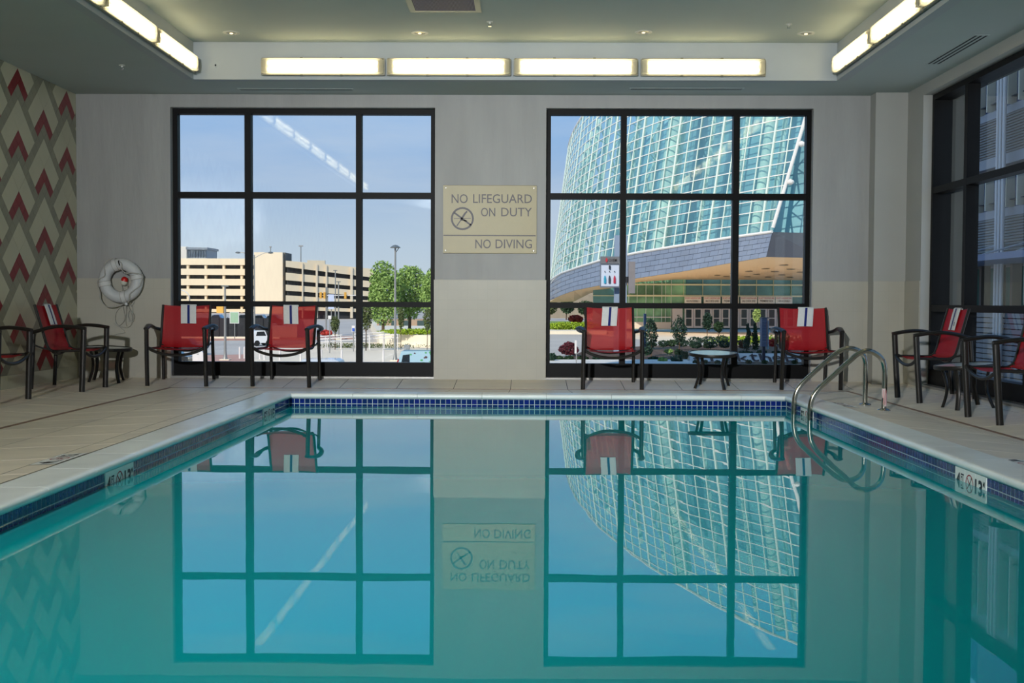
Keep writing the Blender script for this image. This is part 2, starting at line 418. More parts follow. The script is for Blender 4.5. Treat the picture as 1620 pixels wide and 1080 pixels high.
# side strips
ys = sorted(ys)
for ya, yb in strips(YN, YB, [q+.2 for q in ys]):
    for xa, xb in strips(X0, DX0, [DX0-P6*2, DX0-P6]): lay(xa, xb, ya, yb, 0, 1)
    for xa, xb in strips(DX1, X1, [DX1+P6]): lay(xa, xb, ya, yb, 1, 1)
for ya, yb in strips(DYN, DY, [q+.2 for q in ys]):
    for xa, xb in strips(DX0, CX0, [CX0-.16-P6, CX0-.16]): lay(xa, xb, ya, yb, 0, 0)
    for xa, xb in strips(CX1, DX1, [CX1+P6]): lay(xa, xb, ya, yb, 1, 0)
for xa, xb in strips(X0, X1, xs): lay(xa, xb, YN, DYN, 3, 1)
for xa, xb in strips(DX0, DX1, xs):
    for ya, yb in strips(DYN, CYN, [CYN-P6]): lay(xa, xb, ya, yb, 3, 0)
# bed under the tiles, seen in the joints
b = MB()
R_ = [(CX0,CYN),(CX1,CYN),(CX1,CY),(CX0,CY)]; D_ = [(DX0,DYN),(DX1,DYN),(DX1,DY),(DX0,DY)]; W_ = [(X0,YN),(X1,YN),(X1,YB),(X0,YB)]
zr = lambda pts, z: [(x, y, z-.005) for x, y in pts]
for A_, B_, za, zb in ((R_, D_, 0, DZ), (D_, W_, DZ, WZ)):
    for i in range(4):
        j = (i+1) % 4; b.face([(*A_[i], za-.0012), (*A_[j], za-.0012), (*B_[j], zb-.0012), (*B_[i], zb-.0012)])
b.build('joint_bed', jointm, slab, fix=False)
# drain slot: dark strip with a grate look
drm = mat('drain_bronze', (150,116,94), .5, .3, var=.35, scale=14)
e = .022
for (xa, ya), (xb, yb) in (((DX0, DYN), (DX0, DY)), ((DX1, DYN), (DX1, DY)), ((DX0, DY), (DX1, DY)), ((DX0, DYN), (DX1, DYN))):
    if xa == xb: MB().box(xa-e, xa+e, ya-e, yb+e, DZ-.02, DZ+.0035).build('drain_strip', drm, slab)
    else: MB().box(xa+e, xb-e, ya-e*.8, ya+e*.8, DZ-.02, DZ+.0035).build('drain_strip', drm, slab)

# ================================================================ windows
def glass_mat(name, tint, refl=1.0):
    m = bpy.data.materials.new(name); m.use_nodes = True; t = m.node_tree; t.nodes.clear()
    o_ = N(t, 'ShaderNodeOutputMaterial'); mx_ = N(t, 'ShaderNodeMixShader'); tr = N(t, 'ShaderNodeBsdfTransparent'); gl = N(t, 'ShaderNodeBsdfGlossy')
    tr.inputs[0].default_value = tint; gl.inputs['Roughness'].default_value = 0.0; gl.inputs['Color'].default_value = (.9,.95,.95,1)
    ge = N(t, 'ShaderNodeNewGeometry'); dt = N(t, 'ShaderNodeVectorMath', operation='DOT_PRODUCT'); t.links.new(ge.outputs['Normal'], dt.inputs[0]); t.links.new(ge.outputs['Incoming'], dt.inputs[1])
    ab_ = N(t, 'ShaderNodeMath', operation='ABSOLUTE'); t.links.new(dt.outputs['Value'], ab_.inputs[0]); om = N(t, 'ShaderNodeMath', operation='SUBTRACT'); om.inputs[0].default_value = 1; t.links.new(ab_.outputs[0], om.inputs[1])
    pw = N(t, 'ShaderNodeMath', operation='POWER'); pw.inputs[1].default_value = 5; t.links.new(om.outputs[0], pw.inputs[0])
    fr = N(t, 'ShaderNodeMath', operation='MULTIPLY_ADD'); fr.inputs[1].default_value = .92; fr.inputs[2].default_value = .05; t.links.new(pw.outputs[0], fr.inputs[0])
    mu = N(t, 'ShaderNodeMath', operation='MULTIPLY'); mu.inputs[1].default_value = refl
    t.links.new(fr.outputs[0], mu.inputs[0]); t.links.new(mu.outputs[0], mx_.inputs[0]); t.links.new(tr.outputs[0], mx_.inputs[1]); t.links.new(gl.outputs[0], mx_.inputs[2]); t.links.new(mx_.outputs[0], o_.inputs[0])
    return m
paneg = glass_mat('window_glass', (.90,.93,.92,1), 1.3)
def window_y(name, xa, xb, mull, Y=13.525, zt=WT-.004):
    b = MB(); j = .056
    b.box(xa, xa+j, Y, Y+.11, 0, zt).box(xb-j, xb, Y, Y+.11, 0, zt).box(xa+j, xb-j, Y, Y+.11, zt-.058, zt).box(xa+j, xb-j, Y, Y+.11, .0, .177)
    f = struct(b.build(name, blackm))
    for a, c in mull: MB().box(a, c, Y+.001, Y+.109, .177, zt-.058).build('mullion', blackm, f)
    xs_ = [xa+j]+[q for p in mull for q in p]+[xb-j]
    cols = [(xs_[2*i], xs_[2*i+1]) for i in range(3)]
    for a, c in cols:
        for z0, z1 in ((2.106, 2.176), (.830, .894)): MB().box(a, c, Y+.002, Y+.108, z0, z1).build('transom', blackm, f)
        for z0, z1 in ((.177, .830), (.894, 2.106), (2.176, zt-.058)): MB().face([(a, Y+.07, z0), (c, Y+.07, z0), (c, Y+.07, z1), (a, Y+.07, z1)]).build('pane', paneg, f, fix=False)
    MB().box(xa, xb, YB-.004, Y, -.004, .016).build('threshold', greym, f)
    return f
window_y('window_1', W1a, W1b, [(-3.325, -3.250), (-2.014, -1.946)])
window_y('window_2', W2a, W2b, [(1.094, 1.161), (2.406, 2.480)])
def window_x(name, ya, yb, mull, X=X1+.10, zt=WT+.026):
    b = MB(); j = .056
    b.box(X, X+.235, ya, ya+j, 0, zt).box(X, X+.235, yb-j, yb, 0, zt).box(X, X+.235, ya+j, yb-j, zt-.058, zt).box(X, X+.13, ya+j, yb-j, 0, .177)
    f = struct(b.build(name, blackm))
    for a, c in mull: MB().box(X+.001, X+.129, a, c, .177, zt-.058).build('mullion', blackm, f)
    ys_ = [ya+j]+[q for p in mull for q in p]+[yb-j]
    for i in range(len(mull)+1):
        a, c = ys_[2*i], ys_[2*i+1]
        for z0, z1 in ((2.100, 2.170), (.815, .885)): MB().box(X+.002, X+.128, a, c, z0, z1).build('transom', blackm, f)
        for z0, z1 in ((.177, .815), (.885, 2.100), (2.170, zt-.058)): MB().face([(X+.10, a, z0), (X+.10, c, z0), (X+.10, c, z1), (X+.10, a, z1)]).build('pane', paneg, f, fix=False)
    MB().box(X1-.004, X, ya, yb, -.004, .016).build('threshold', greym, f)
window_x('window_3', RWb, RWa, [(10.23, 10.305), (11.705, 11.785)])
window_x('window_4', 4.9, 8.4, [(5.9, 5.97), (7.3, 7.37)])

# ================================================================ the pool
pool = thing('swimming_pool', 'indoor swimming pool with pale stone coping and a band of blue mosaic', 'pool')
shellm = mat('pool_plaster', (190,222,222), .6, var=.04)
b = MB()
b.box(PX0-.2, PX0, PYN-.2, PY+.2, -1.7, TT).box(PX1, PX1+.2, PYN-.2, PY+.2, -1.7, TT).box(PX0, PX1, PY, PY+.2, -1.7, TT).box(PX0, PX1, PYN-.2, PYN, -1.7, TT).box(PX0, PX1, PYN, PY, -1.7, -1.6)
b.build('pool_shell', shellm, pool)
grout = mat('mosaic_grout', (176,192,192), .6)
E1 = .004
b = MB()
zb_ = TT-3*TP
b.box(PX0, PX1, PY-E1, PY+.01, zb_, TT).box(PX0, PX1, PYN-.01, PYN+E1, zb_, TT).box(PX0-.01, PX0+E1, PYN+E1, PY-E1, zb_, TT).box(PX1-E1, PX1+.01, PYN+E1, PY-E1, zb_, TT)
b.build('grout_bed', grout, pool)
bluem = objrand(mat('blue_mosaic', (12,40,108), .12, var=.35, scale=55, coat=.3), .28, .010)
# one tile mesh reused: a 45 mm square with a small bevel
def tilemesh(nx, ny):
    """tile lying against a wall whose inward normal is (nx, ny)"""
    h = .0228; b_ = .0015; t_ = .0015; mb_ = MB()
    ux, uy = -ny, nx
    def q(u, v, d): return (ux*u+nx*d, uy*u+ny*d, v)
    vs = [q(-h,-h,0), q(h,-h,0), q(h,h,0), q(-h,h,0), q(-h+b_,-h+b_,t_), q(h-b_,-h+b_,t_), q(h-b_,h-b_,t_), q(-h+b_,h-b_,t_)]
    mb_.add(vs, [(4,5,6,7),(0,1,5,4),(1,2,6,5),(2,3,7,6),(3,0,4,7)])
    me = mb_.mesh('mosaic_tile'); me.materials.append(bluem); return me
tm_back, tm_r, tm_l, tm_n = tilemesh(0,-1), tilemesh(-1,0), tilemesh(1,0), tilemesh(0,1)
nx_ = 95
for i in range(nx_):
    for r in range(2): link('mosaic_tile', tm_back, pool, (PX0+.0028+TP*(i+.5), PY-E1, TT-TP*(r+.5)))
far = MB(); farv = []
def far_tile(x, y, z, nx, ny):
    h = .0228; b_ = .0015; t_ = .0015; ux, uy = -ny, nx
    def q(u, v, d): return (x+ux*u+nx*d, y+uy*u+ny*d, z+v)
    far.add([q(-h,-h,0), q(h,-h,0), q(h,h,0), q(-h,h,0), q(-h+b_,-h+b_,t_), q(h-b_,-h+b_,t_), q(h-b_,h-b_,t_), q(-h+b_,h-b_,t_)], [(4,5,6,7),(0,1,5,4),(1,2,6,5),(2,3,7,6),(3,0,4,7)])
for i in range(nx_): far_tile(PX0+.0028+TP*(i+.5), PY-E1, TT-TP*2.5, 0, -1)
plates = {'L': [(6.23, 6.685), (10.02, 10.475)], 'R': [(6.275, 6.73), (10.07, 10.53)]}
cnt = 0
for side in 'LR':
    n_ = int((PY-PYN)/TP)
    for i in range(n_):
        y = PY-.004-TP*(i+.5)
        if side == 'R': y = 6.73+TP*(round((y-6.73)/TP-.5)+.5)
        else: y = 6.685+TP*(round((y-6.685)/TP-.5)+.5)
        if y > PY-.03 or any(a-.012 < y < c+.012 for a, c in plates[side]): continue
        x, nx = (PX0+E1, 1) if side == 'L' else (PX1-E1, -1)
        for r in range(3):
            near = (5.30 < y < 7.0 if side == 'L' else 5.6 < y < 7.25) and r < 2
            if near: link('mosaic_tile', tm_l if side == 'L' else tm_r, pool, (x, y, TT-TP*(r+.5))); cnt += 1
            else: far_tile(x, y, TT-TP*(r+.5), nx, 0)
for i in range(nx_):
    for r in range(3): far_tile(PX0+.0028+TP*(i+.5), PYN+E1, TT-TP*(r+.5), 0, 1)
far_m = objrand(mat('blue_mosaic_far', (12,40,108), .12, var=.55, scale=24, coat=.3), .0)
o = far.build('mosaic_tiles_beyond', far_m, pool, fix=False); o['kind'] = 'stuff'
# depth markers
BOLD = .035
whitet = mat('marker_white', (248,248,242), .3, var=.03); inkm = mat('marker_black', (22,22,24), .4); redk = mat('marker_red', (170,30,40), .4)
def marker(side, y0, y1, num, num2, name='depth_marker'):
    x, s_ = (PX0+E1, 1) if side == 'L' else (PX1-E1, -1)
    b_ = MB()
    n3 = 3; st = (y1-y0)/n3
    for k in range(n3): b_.box(min(x, x+s_*.0045), max(x, x+s_*.0045), y0+st*k+.0012, y0+st*(k+1)-.0012, TT-.152, TT-.001)
    o_ = b_.build(name, whitet, pool)
    t_ = MB()
    X_ = x+s_*.0055
    mapf = (lambda u, v: (X_, y0+u, v)) if side == 'L' else (lambda u, v: (X_, y1-u, v))
    z0, z1 = TT-.125, TT-.030
    put_text(t_, num, mapf, .015, .085, z0, z1); put_text(t_, 'FT', mapf, .092, .135, z1-.042, z1)
    put_text(t_, num2, mapf, .300, .405, z0, z1); put_text(t_, 'M', mapf, .412, .436, z1-.030, z1)
    t_.build('depth_lettering', inkm, o_, fix=False)
    r_ = MB(); no_diving(r_, mapf, .220, (z0+z1)/2+.002, .055, 0, 1); r_.build('no_diving_symbol', [redk, inkm], o_, fix=False)
marker('L', 6.23, 6.685, '4', '13'); marker('R', 6.275, 6.73, '4', '13')
marker('L', 10.02, 10.475, '5', '15'); marker('R', 10.07, 10.53, '5', '15')
BOLD = .0
# coping stones
marble = objrand(mat('coping_marble', (238,242,238), .28, var=.07, scale=3.5, stretch=(1,1,1)), .03)
prof = [(-.018,-.043),(-.027,-.035),(-.032,-.023),(-.030,-.011),(-.023,-.003),(-.009,.002),(.012,.003),(.04,.002),(.243,.001),(.243,-.046),(-.010,-.046)]
def coping_side(sgn, xin, y0, y1):
    ps = [(xin-sgn*p, q) if False else (xin+sgn*p, q) for p, q in prof]
    MB().prism(ps, y1-y0-.003, 'y', y0+.0015).build('coping_stone', marble, pool, smooth=True)
y = 6.675
k0 = [6.675+.6175*k for k in range(-13, 8)]
for sgn, xin, off in ((-1, PX0, 0), (1, PX1, -.045)):
    e_ = [PYN]+[q+off for q in k0 if PYN+.1 < q+off < PY-.12]+[PY]
    for a, c in zip(e_[:-1], e_[1:]): coping_side(sgn, xin, a, c)
def coping_back(x0, x1, yin, sgn):
    mb_ = MB(); n = len(prof)
    vs = [(x0+.0015, yin+sgn*p, q) for p, q in prof]+[(x1-.0015, yin+sgn*p, q) for p, q in prof]
    mb_.add(vs, [tuple(range(n-1,-1,-1)), tuple(range(n,2*n))]+[(i,(i+1) % n,n+(i+1) % n,n+i) for i in range(n)])
    mb_.build('coping_stone', marble, pool, smooth=True)
kx = [-.43+.627*k for k in range(-4, 5)]
for yin, sgn in ((PY, 1), (PYN, -1)):
    e_ = [CX0-.0]+[q for q in kx if PX0+.1 < q < PX1-.15]+[CX1+.02]
    for a, c in zip(e_[:-1], e_[1:]): coping_back(a, c, yin, sgn)
# water
def water_mat():
    m = bpy.data.materials.new('pool_water'); m.use_nodes = True; t = m.node_tree; b_ = t.nodes['Principled BSDF']
    b_.inputs['Base Color'].default_value = (.001,.37,.40,1); b_.inputs['Roughness'].default_value = .0; b_.inputs['IOR'].default_value = 1.48; b_.inputs['Specular IOR Level'].default_value = .5
    tcn = N(t, 'ShaderNodeTexCoord'); n = N(t, 'ShaderNodeTexNoise'); n.inputs['Scale'].default_value = 1.6; n.inputs['Detail'].default_value = 2; n.inputs['Roughness'].default_value = .4
    bp = N(t, 'ShaderNodeBump'); bp.inputs['Strength'].default_value = .05; bp.inputs['Distance'].default_value = .01
    t.links.new(tcn.outputs['Object'], n.inputs['Vector']); t.links.new(n.outputs['Fac'], bp.inputs['Height']); t.links.new(bp.outputs[0], b_.inputs['Normal'])
    return m
b = MB(); b.face([(PX0, PYN, ZW), (PX1, PYN, ZW), (PX1, PY, ZW), (PX0, PY, ZW)])
tag(b.build('pool_water', water_mat(), fix=False), 'still teal water mirroring the windows', 'water', kind='stuff')

# ================================================================ lights and fittings
rimm = mat('fixture_rim', (150,146,128), .4, var=.05); backm = mat('fixture_back', (205,200,175), .5)
brk = mat('fixture_bracket', (120,118,100), .5, .3)
tubem = mat('fluorescent_tube', (1.0,.95,.80), .4, emit=(1.0, .88, .60), estr=6.2)
def cover_mat():
    m = bpy.data.materials.new('fixture_cover'); m.use_nodes = True; t = m.node_tree; t.nodes.clear()
    o_ = N(t, 'ShaderNodeOutputMaterial'); a = N(t, 'ShaderNodeBsdfTransparent'); c = N(t, 'ShaderNodeBsdfTranslucent'); d = N(t, 'ShaderNodeBsdfDiffuse'); x = N(t, 'ShaderNodeMixShader'); y_ = N(t, 'ShaderNodeMixShader')
    c.inputs[0].default_value = (.95,.92,.8,1); d.inputs[0].default_value = (.8,.78,.66,1); a.inputs[0].default_value = (1,.98,.92,1)
    t.links.new(c.outputs[0], y_.inputs[1]); t.links.new(d.outputs[0], y_.inputs[2]); y_.inputs[0].default_value = .3
    x.inputs[0].default_value = .55; t.links.new(a.outputs[0], x.inputs[1]); t.links.new(y_.outputs[0], x.inputs[2]); t.links.new(x.outputs[0], o_.inputs[0]); return m
coverm = cover_mat()
def make_fixture():
    """1.34 m long, against the plane y=0, facing -y, centred"""
    t = thing('light_fixture', 'x', 'light', group=None); Lf = .67
    MB().rbox(-Lf, Lf, -.035, 0, -.088, .088, .006).build('housing', rimm, t)
    MB().box(-Lf+.02, Lf-.02, -.0375, -.035, -.075, .075).build('reflector', backm, t)
    for z in (-.036, .036): MB().tube([(-Lf+.075, -.058, z), (Lf-.075, -.058, z)], .016, 10).build('lamp_tube', tubem, t, smooth=True)
    for x in (-Lf+.055, Lf-.055):
        MB().box(x-.018, x+.018, -.075, -.038, -.055, .055).build('lamp_holder', brk, t)
    # rounded cover, open at the back
    pr = [(-.078, -.036), (-.082, -.070), (-.070, -.088), (0, -.094), (.070, -.088), (.082, -.070), (.078, -.036)]
    mb_ = MB(); vs = []
    for x, k in ((-Lf+.012, .90), (-Lf+.03, 1), (Lf-.03, 1), (Lf-.012, .90)): vs += [(x, -.036+(y+.036)*k, z*k) for z, y in pr]
    n = len(pr); fs = [(a*n+i, a*n+i+1, (a+1)*n+i+1, (a+1)*n+i) for a in range(3) for i in range(n-1)]+[tuple(range(n)), tuple(range(3*n, 4*n))]
    mb_.add(vs, fs); mb_.build('cover', coverm, t, smooth=True)
    for z in (-.090, .090):
        MB().rbox(-Lf+.01, Lf-.01, -.046, -.030, z-.004, z+.004, .002).build('cover_rim', rimm, t)
    for x in (-.23, .20):
        for z in (-.092, .092): MB().box(x-.014, x+.014, -.058, -.028, z-.006, z+.006).build('latch', brk, t)
    return t
fx = make_fixture(); first = True
spots = []
for k, xc in enumerate((-2.215, -.855, .515, 1.885)):
    spots.append(((xc, TY1-.012, 3.428), 0, ('fluorescent strip light above the lifeguard sign, leftmost of four on the back tray face', 'fluorescent strip light on the back tray face, second from the left', 'fluorescent strip light on the back tray face, third from the left', 'fluorescent strip light on the back tray face, rightmost of four')[k], 'strip lights on the back tray face'))
nth = ('nearest the back corner', 'second from the back corner', 'third from the back corner', 'fourth from the back corner', 'fifth from the back corner', 'sixth from the back corner', 'seventh from the back corner', 'farthest from the back corner')
for s_, xc in ((-1, TX0+.012), (1, TX1-.012)):
    for k in range(8):
        sd = 'left' if s_ < 0 else 'right'
        lb = 'fluorescent strip light on the %s tray face, %s' % (sd, nth[k])
        spots.append(((xc, 11.74-1.365*k, 3.435), PI/2 if s_ < 0 else -PI/2, lb, 'strip lights on the %s tray face' % sd))
for loc, rz, lb, g in spots:
    o = fx if first else copy_tree(fx); first = False
    o.location = loc; o.rotation_euler = (0, 0, rz); o['label'] = lb; o['group'] = g
chromem = mat('polished_metal', (190,190,186), .18, .95)
whitem = mat('white_enamel', (200,200,192), .4, var=.02)
warmglow = mat('downlight_lamp', (.9,.85,.7), .4, emit=(1, .80, .5), estr=1.2)
def downlight(x, y, lb):
    t = thing('recessed_downlight', lb, 'light', (x, y, ZT), group='round downlights in the raised ceiling')
    MB().lathe([(.058, -.001), (.060, -.006), (.088, -.005), (.090, 0)], seg=28).build('trim_ring', whitem, t, smooth=True)
    MB().lathe([(.058, -.001), (.050, -.0035), (.018, -.004), (0, -.004)], seg=24).build('lens', mat('downlight_reflector', (200,192,160), .25, .6), t, smooth=True)
    MB().lathe([(.018, -.004), (.016, -.012), (0, -.013)], seg=12).build('lamp', warmglow, t, smooth=True)
for x, y, lb in ((-3.106, 12.095, 'round recessed downlight nearest the left end of the tray'), (-1.131, 12.082, 'round recessed downlight, lit, left of the ceiling grille'), (1.197, 12.038, 'round recessed downlight right of the ceiling grille'), (2.887, 12.083, 'round recessed downlight nearest the right end of the tray')):
    downlight(x, y, lb)
def sprinkler(x, y, z, lb):
    t = thing('sprinkler_head', lb, 'sprinkler', (x, y, z), group='ceiling sprinklers')
    MB().lathe([(.0, 0), (.032, -.001), (.030, -.006), (.012, -.010), (.010, -.022), (0, -.022)], seg=16).build('escutcheon', whitem, t, smooth=True)
    b_ = MB(); b_.tube([(-.012, 0, -.022), (-.014, 0, -.036), (0, 0, -.046)], .0025, 6).tube([(.012, 0, -.022), (.014, 0, -.036), (0, 0, -.046)], .0025, 6)
    b_.lathe([(0, -.046), (.018, -.047), (.018, -.049), (0, -.050)], seg=12); b_.build('deflector', chromem, t, smooth=True)
sprinkler(-.383, 11.60, ZT, 'small sprinkler head in the raised ceiling beside the grille')
sprinkler(2.618, 11.68, ZT, 'small sprinkler head in the raised ceiling by the right tray face')
sprinkler(-4.15, 11.787, ZC, 'small sprinkler head in the low ceiling above the life ring')
gr = thing('ceiling_grille', 'square air grille with violet grey core in the raised ceiling', 'vent', (-.795, 10.87, ZT))
b = MB(); s0, s1 = .345, .290
b.box(-s0, s0, -s0, -s1, -.008, 0).box(-s0, s0, s1, s0, -.008, 0).box(-s0, -s1, -s1, s1, -.008, 0).box(s1, s0, -s1, s1, -.008, 0).build('grille_frame', mat('grille_frame_metal', (190,186,165), .5), gr)
MB().box(-s1, s1, -s1, s1, -.002, 0).build('grille_core', mat('grille_core_dark', (86,82,112), .6), gr)
gm = mat('grille_blade', (126,120,152), .5)
me = MB().box(-.002, .002, -s1, s1, -.007, -.002).mesh('grille_blade'); me.materials.append(gm)
for k in range(46): link('grille_blade', me, gr, (-s1+.0125+k*.0126, 0, 0))
slotm = mat('slot_dark', (24,26,26), .7)
def slot_diffuser(x0, x1, y0, y1, lb, n, along):
    t = thing('slot_diffuser', lb, 'vent', ((x0+x1)/2, (y0+y1)/2, ZC), group='slot air diffusers in the low ceiling')
    a, c = (x1-x0)/2, (y1-y0)/2
    MB().box(-a, a, -c, c, -.003, 0).build('slot_frame', ceilm, t)
    for k in range(n):
        q = -1+2*(k+.5)/n
        if along == 'y': MB().box(a*q-a*.42/n, a*q+a*.42/n, -c+.02, c-.02, -.0042, -.002).build('slot', slotm, t)
        else: MB().box(-a+.02, a-.02, c*q-c*.3/n, c*q+c*.3/n, -.0042, -.002).build('slot', slotm, t)
slot_diffuser(3.985, 4.125, 10.40, 11.66, 'slot diffuser with dark slots in the low ceiling above the right window', 3, 'y')
slot_diffuser(-3.29, -1.975, 13.06, 13.17, 'slot diffuser above the window over the street', 2, 'x')
slot_diffuser(1.14, 2.425, 12.98, 13.09, 'slot diffuser above the window over the glass arena', 2, 'x')
tag(MB().lathe([(0, -.004), (.010, -.004), (.012, 0)], (-3.39, TY1, 3.45), 12, 'y').build('sensor_dot', slotm, smooth=True), 'tiny black round sensor on the tray face beside the first strip light', 'sensor')
# ================================================================ furniture
framem = mat('chair_frame_bronze', (40,37,34), .38, .35, var=.08, scale=12)
def sling_mat():
    m = bpy.data.materials.new('red_sling'); m.use_nodes = True; t = m.node_tree; b_ = t.nodes['Principled BSDF']
    b_.inputs['Base Color'].default_value = srgb(188,12,28); b_.inputs['Roughness'].default_value = .55
    o_ = t.nodes['Material Output']; tr = N(t, 'ShaderNodeBsdfTransparent'); tr.inputs[0].default_value = (1,.42,.36,1); mx_ = N(t, 'ShaderNodeMixShader')
    tl = N(t, 'ShaderNodeBsdfTranslucent'); tl.inputs[0].default_value = srgb(200,20,36); m2 = N(t, 'ShaderNodeMixShader'); m2.inputs[0].default_value = .25
    tcn = N(t, 'ShaderNodeTexCoord'); n = N(t, 'ShaderNodeTexNoise'); n.inputs['Scale'].default_value = 120; t.links.new(tcn.outputs['Object'], n.inputs['Vector'])
    r = N(t, 'ShaderNodeMapRange'); r.inputs['To Min'].default_value = .12; r.inputs['To Max'].default_value = .27
    t.links.new(n.outputs['Fac'], r.inputs['Value']); t.links.new(r.outputs[0], mx_.inputs[0])
    t.links.new(b_.outputs[0], m2.inputs[1]); t.links.new(tl.outputs[0], m2.inputs[2]); t.links.new(m2.outputs[0], mx_.inputs[1]); t.links.new(tr.outputs[0], mx_.inputs[2]); t.links.new(mx_.outputs[0], o_.inputs[0])
    return m
slingm = sling_mat()
hemm = mat('sling_hem', (150,14,26), .6)
RAIL = [(-.255,.425),(-.12,.412),(0,.402),(.065,.402),(.108,.425),(.140,.49),(.170,.58),(.205,.68),(.240,.78),(.272,.868)]
def rail_at(t):
    k = t*(len(RAIL)-1); i = min(int(k), len(RAIL)-2); f_ = k-i
    return (RAIL[i][0]*(1-f_)+RAIL[i+1][0]*f_, RAIL[i][1]*(1-f_)+RAIL[i+1][1]*f_)
def make_chair():
    t = thing('armchair', 'x', 'chair')
    for s in (-1, 1):
        MB().tube([(.327*s,-.272,0),(.325*s,-.270,.33),(.321*s,-.266,.60),(.320*s,-.265,.643)], .0285, 10, r2=.024, up=(0,1,0)).build('front_leg', framem, t, smooth=True)
        MB().tube([(.290*s,.265,0),(.288*s,.262,.30),(.286*s,.262,.575)], .0195, 10, up=(0,1,0)).build('rear_leg', framem, t, smooth=True)
        pth = smoothpath([(.320*s,-.286,.648),(.328*s,-.18,.660),(.352*s,-.04,.662),(.362*s,.08,.640),(.345*s,.19,.605),(.288*s,.285,.578)], 5)
        MB().tube(pth, .019, 10, r2=[.028+.010*math.sin(PI*min(1, i/18)) for i in range(len(pth))], up=(0,0,1)).build('armrest', framem, t, smooth=True)
        MB().tube(smoothpath([(.272*s-.0*q, y, z) for q, (y, z) in enumerate(RAIL)], 3), .0145, 8).build('side_rail', framem, t, smooth=True)
        MB().tube([(.272*s,.085,.412),(.280*s,.17,.425),(.287*s,.258,.455)], .009, 8).build('strut', framem, t, smooth=True)
        MB().tube([(.272*s,-.22,.422),(.30*s,-.24,.432),(.315*s,-.262,.44)], .009, 8).build('front_bracket', framem, t, smooth=True)
    MB().tube(smoothpath([(-.318,-.268,.440),(-.25,-.268,.398),(-.13,-.268,.362),(0,-.268,.350),(.13,-.268,.362),(.25,-.268,.398),(.318,-.268,.440)], 5), .0165, 8).build('front_bow', framem, t, smooth=True)
    MB().tube(smoothpath([(-.272,.11,.43),(-.14,.11,.375),(0,.11,.355),(.14,.11,.375),(.272,.11,.43)], 5), .011, 8).build('rear_bow', framem, t, smooth=True)
    # slings: cloth stretched between the side rails, hollow in the middle
    def sling(name, ta, tb, n, sag):
        mb_ = MB(); vs = []; M_ = 10
        for th in (0, 1):
            for i in range(n+1):
                y, z = rail_at(ta+(tb-ta)*i/n); y2, z2 = rail_at(min(1, ta+(tb-ta)*i/n+.01)); y1, z1 = rail_at(max(0, ta+(tb-ta)*i/n-.01))
                d = Vector((0, y2-y1, z2-z1)).normalized(); nrm = Vector((0, d.z, -d.y))
                for j in range(M_+1):
                    u = -1+2*j/M_; k = sag*(1-u*u)
                    top = -.012*(1-u*u) if (i == n and name == 'backrest') else 0
                    p = Vector((.270*u, y, z))+nrm*(k+th*.0022)+d*top
                    vs.append(p)
        W_ = M_+1; H_ = (n+1)*W_; fs = []
        for th in (0,):
            for i in range(n):
                for j in range(M_): a = th*H_+i*W_+j; fs.append((a, a+1, a+W_+1, a+W_))
        mb_.add(vs[:H_], fs); o_ = mb_.build(name, slingm, t, smooth=True)
        return o_
    sling('seat', .02, .33, 8, .020)
    sling('backrest', .345, 1.0, 14, .010)
    y, z = rail_at(.992)
    MB().tube(smoothpath([(-.270,y,z),(-.13,y+.008,z-.009),(0,y+.011,z-.012),(.13,y+.008,z-.009),(.270,y,z)], 4), .004, 6).build('top_hem', hemm, t, smooth=True)
    return t
def floor_tilt(o, x, y, rz, yf=-.27, yr=.265):
    """stand on the sloping floor: front and rear feet both touch"""
    c, s = math.cos(rz), math.sin(rz)
    zf = zd(x-yf*s*1.0 if False else x+(-s)*yf, y+c*yf); zr = zd(x+(-s)*yr, y+c*yr)
    ang = math.atan2(zr-zf, yr-yf); z0 = zf+(zr-zf)*(-yf)/(yr-yf)
    o.matrix_world = Matrix.Translation((x, y, z0)) @ Matrix.Rotation(rz, 4, 'Z') @ Matrix.Rotation(ang, 4, 'X')
    loc, rot, sc = o.matrix_world.decompose(); o.location = loc; o.rotation_euler = rot.to_euler()
    return loc, rot
towelm = mat('towel_white', (232,232,230), .95, var=.04, scale=60, bump=.5, bscale=220)
stripem = mat('towel_navy', (24,36,110), .9, var=.05, scale=60)
logom = mat('towel_mark', (60,60,80), .9)
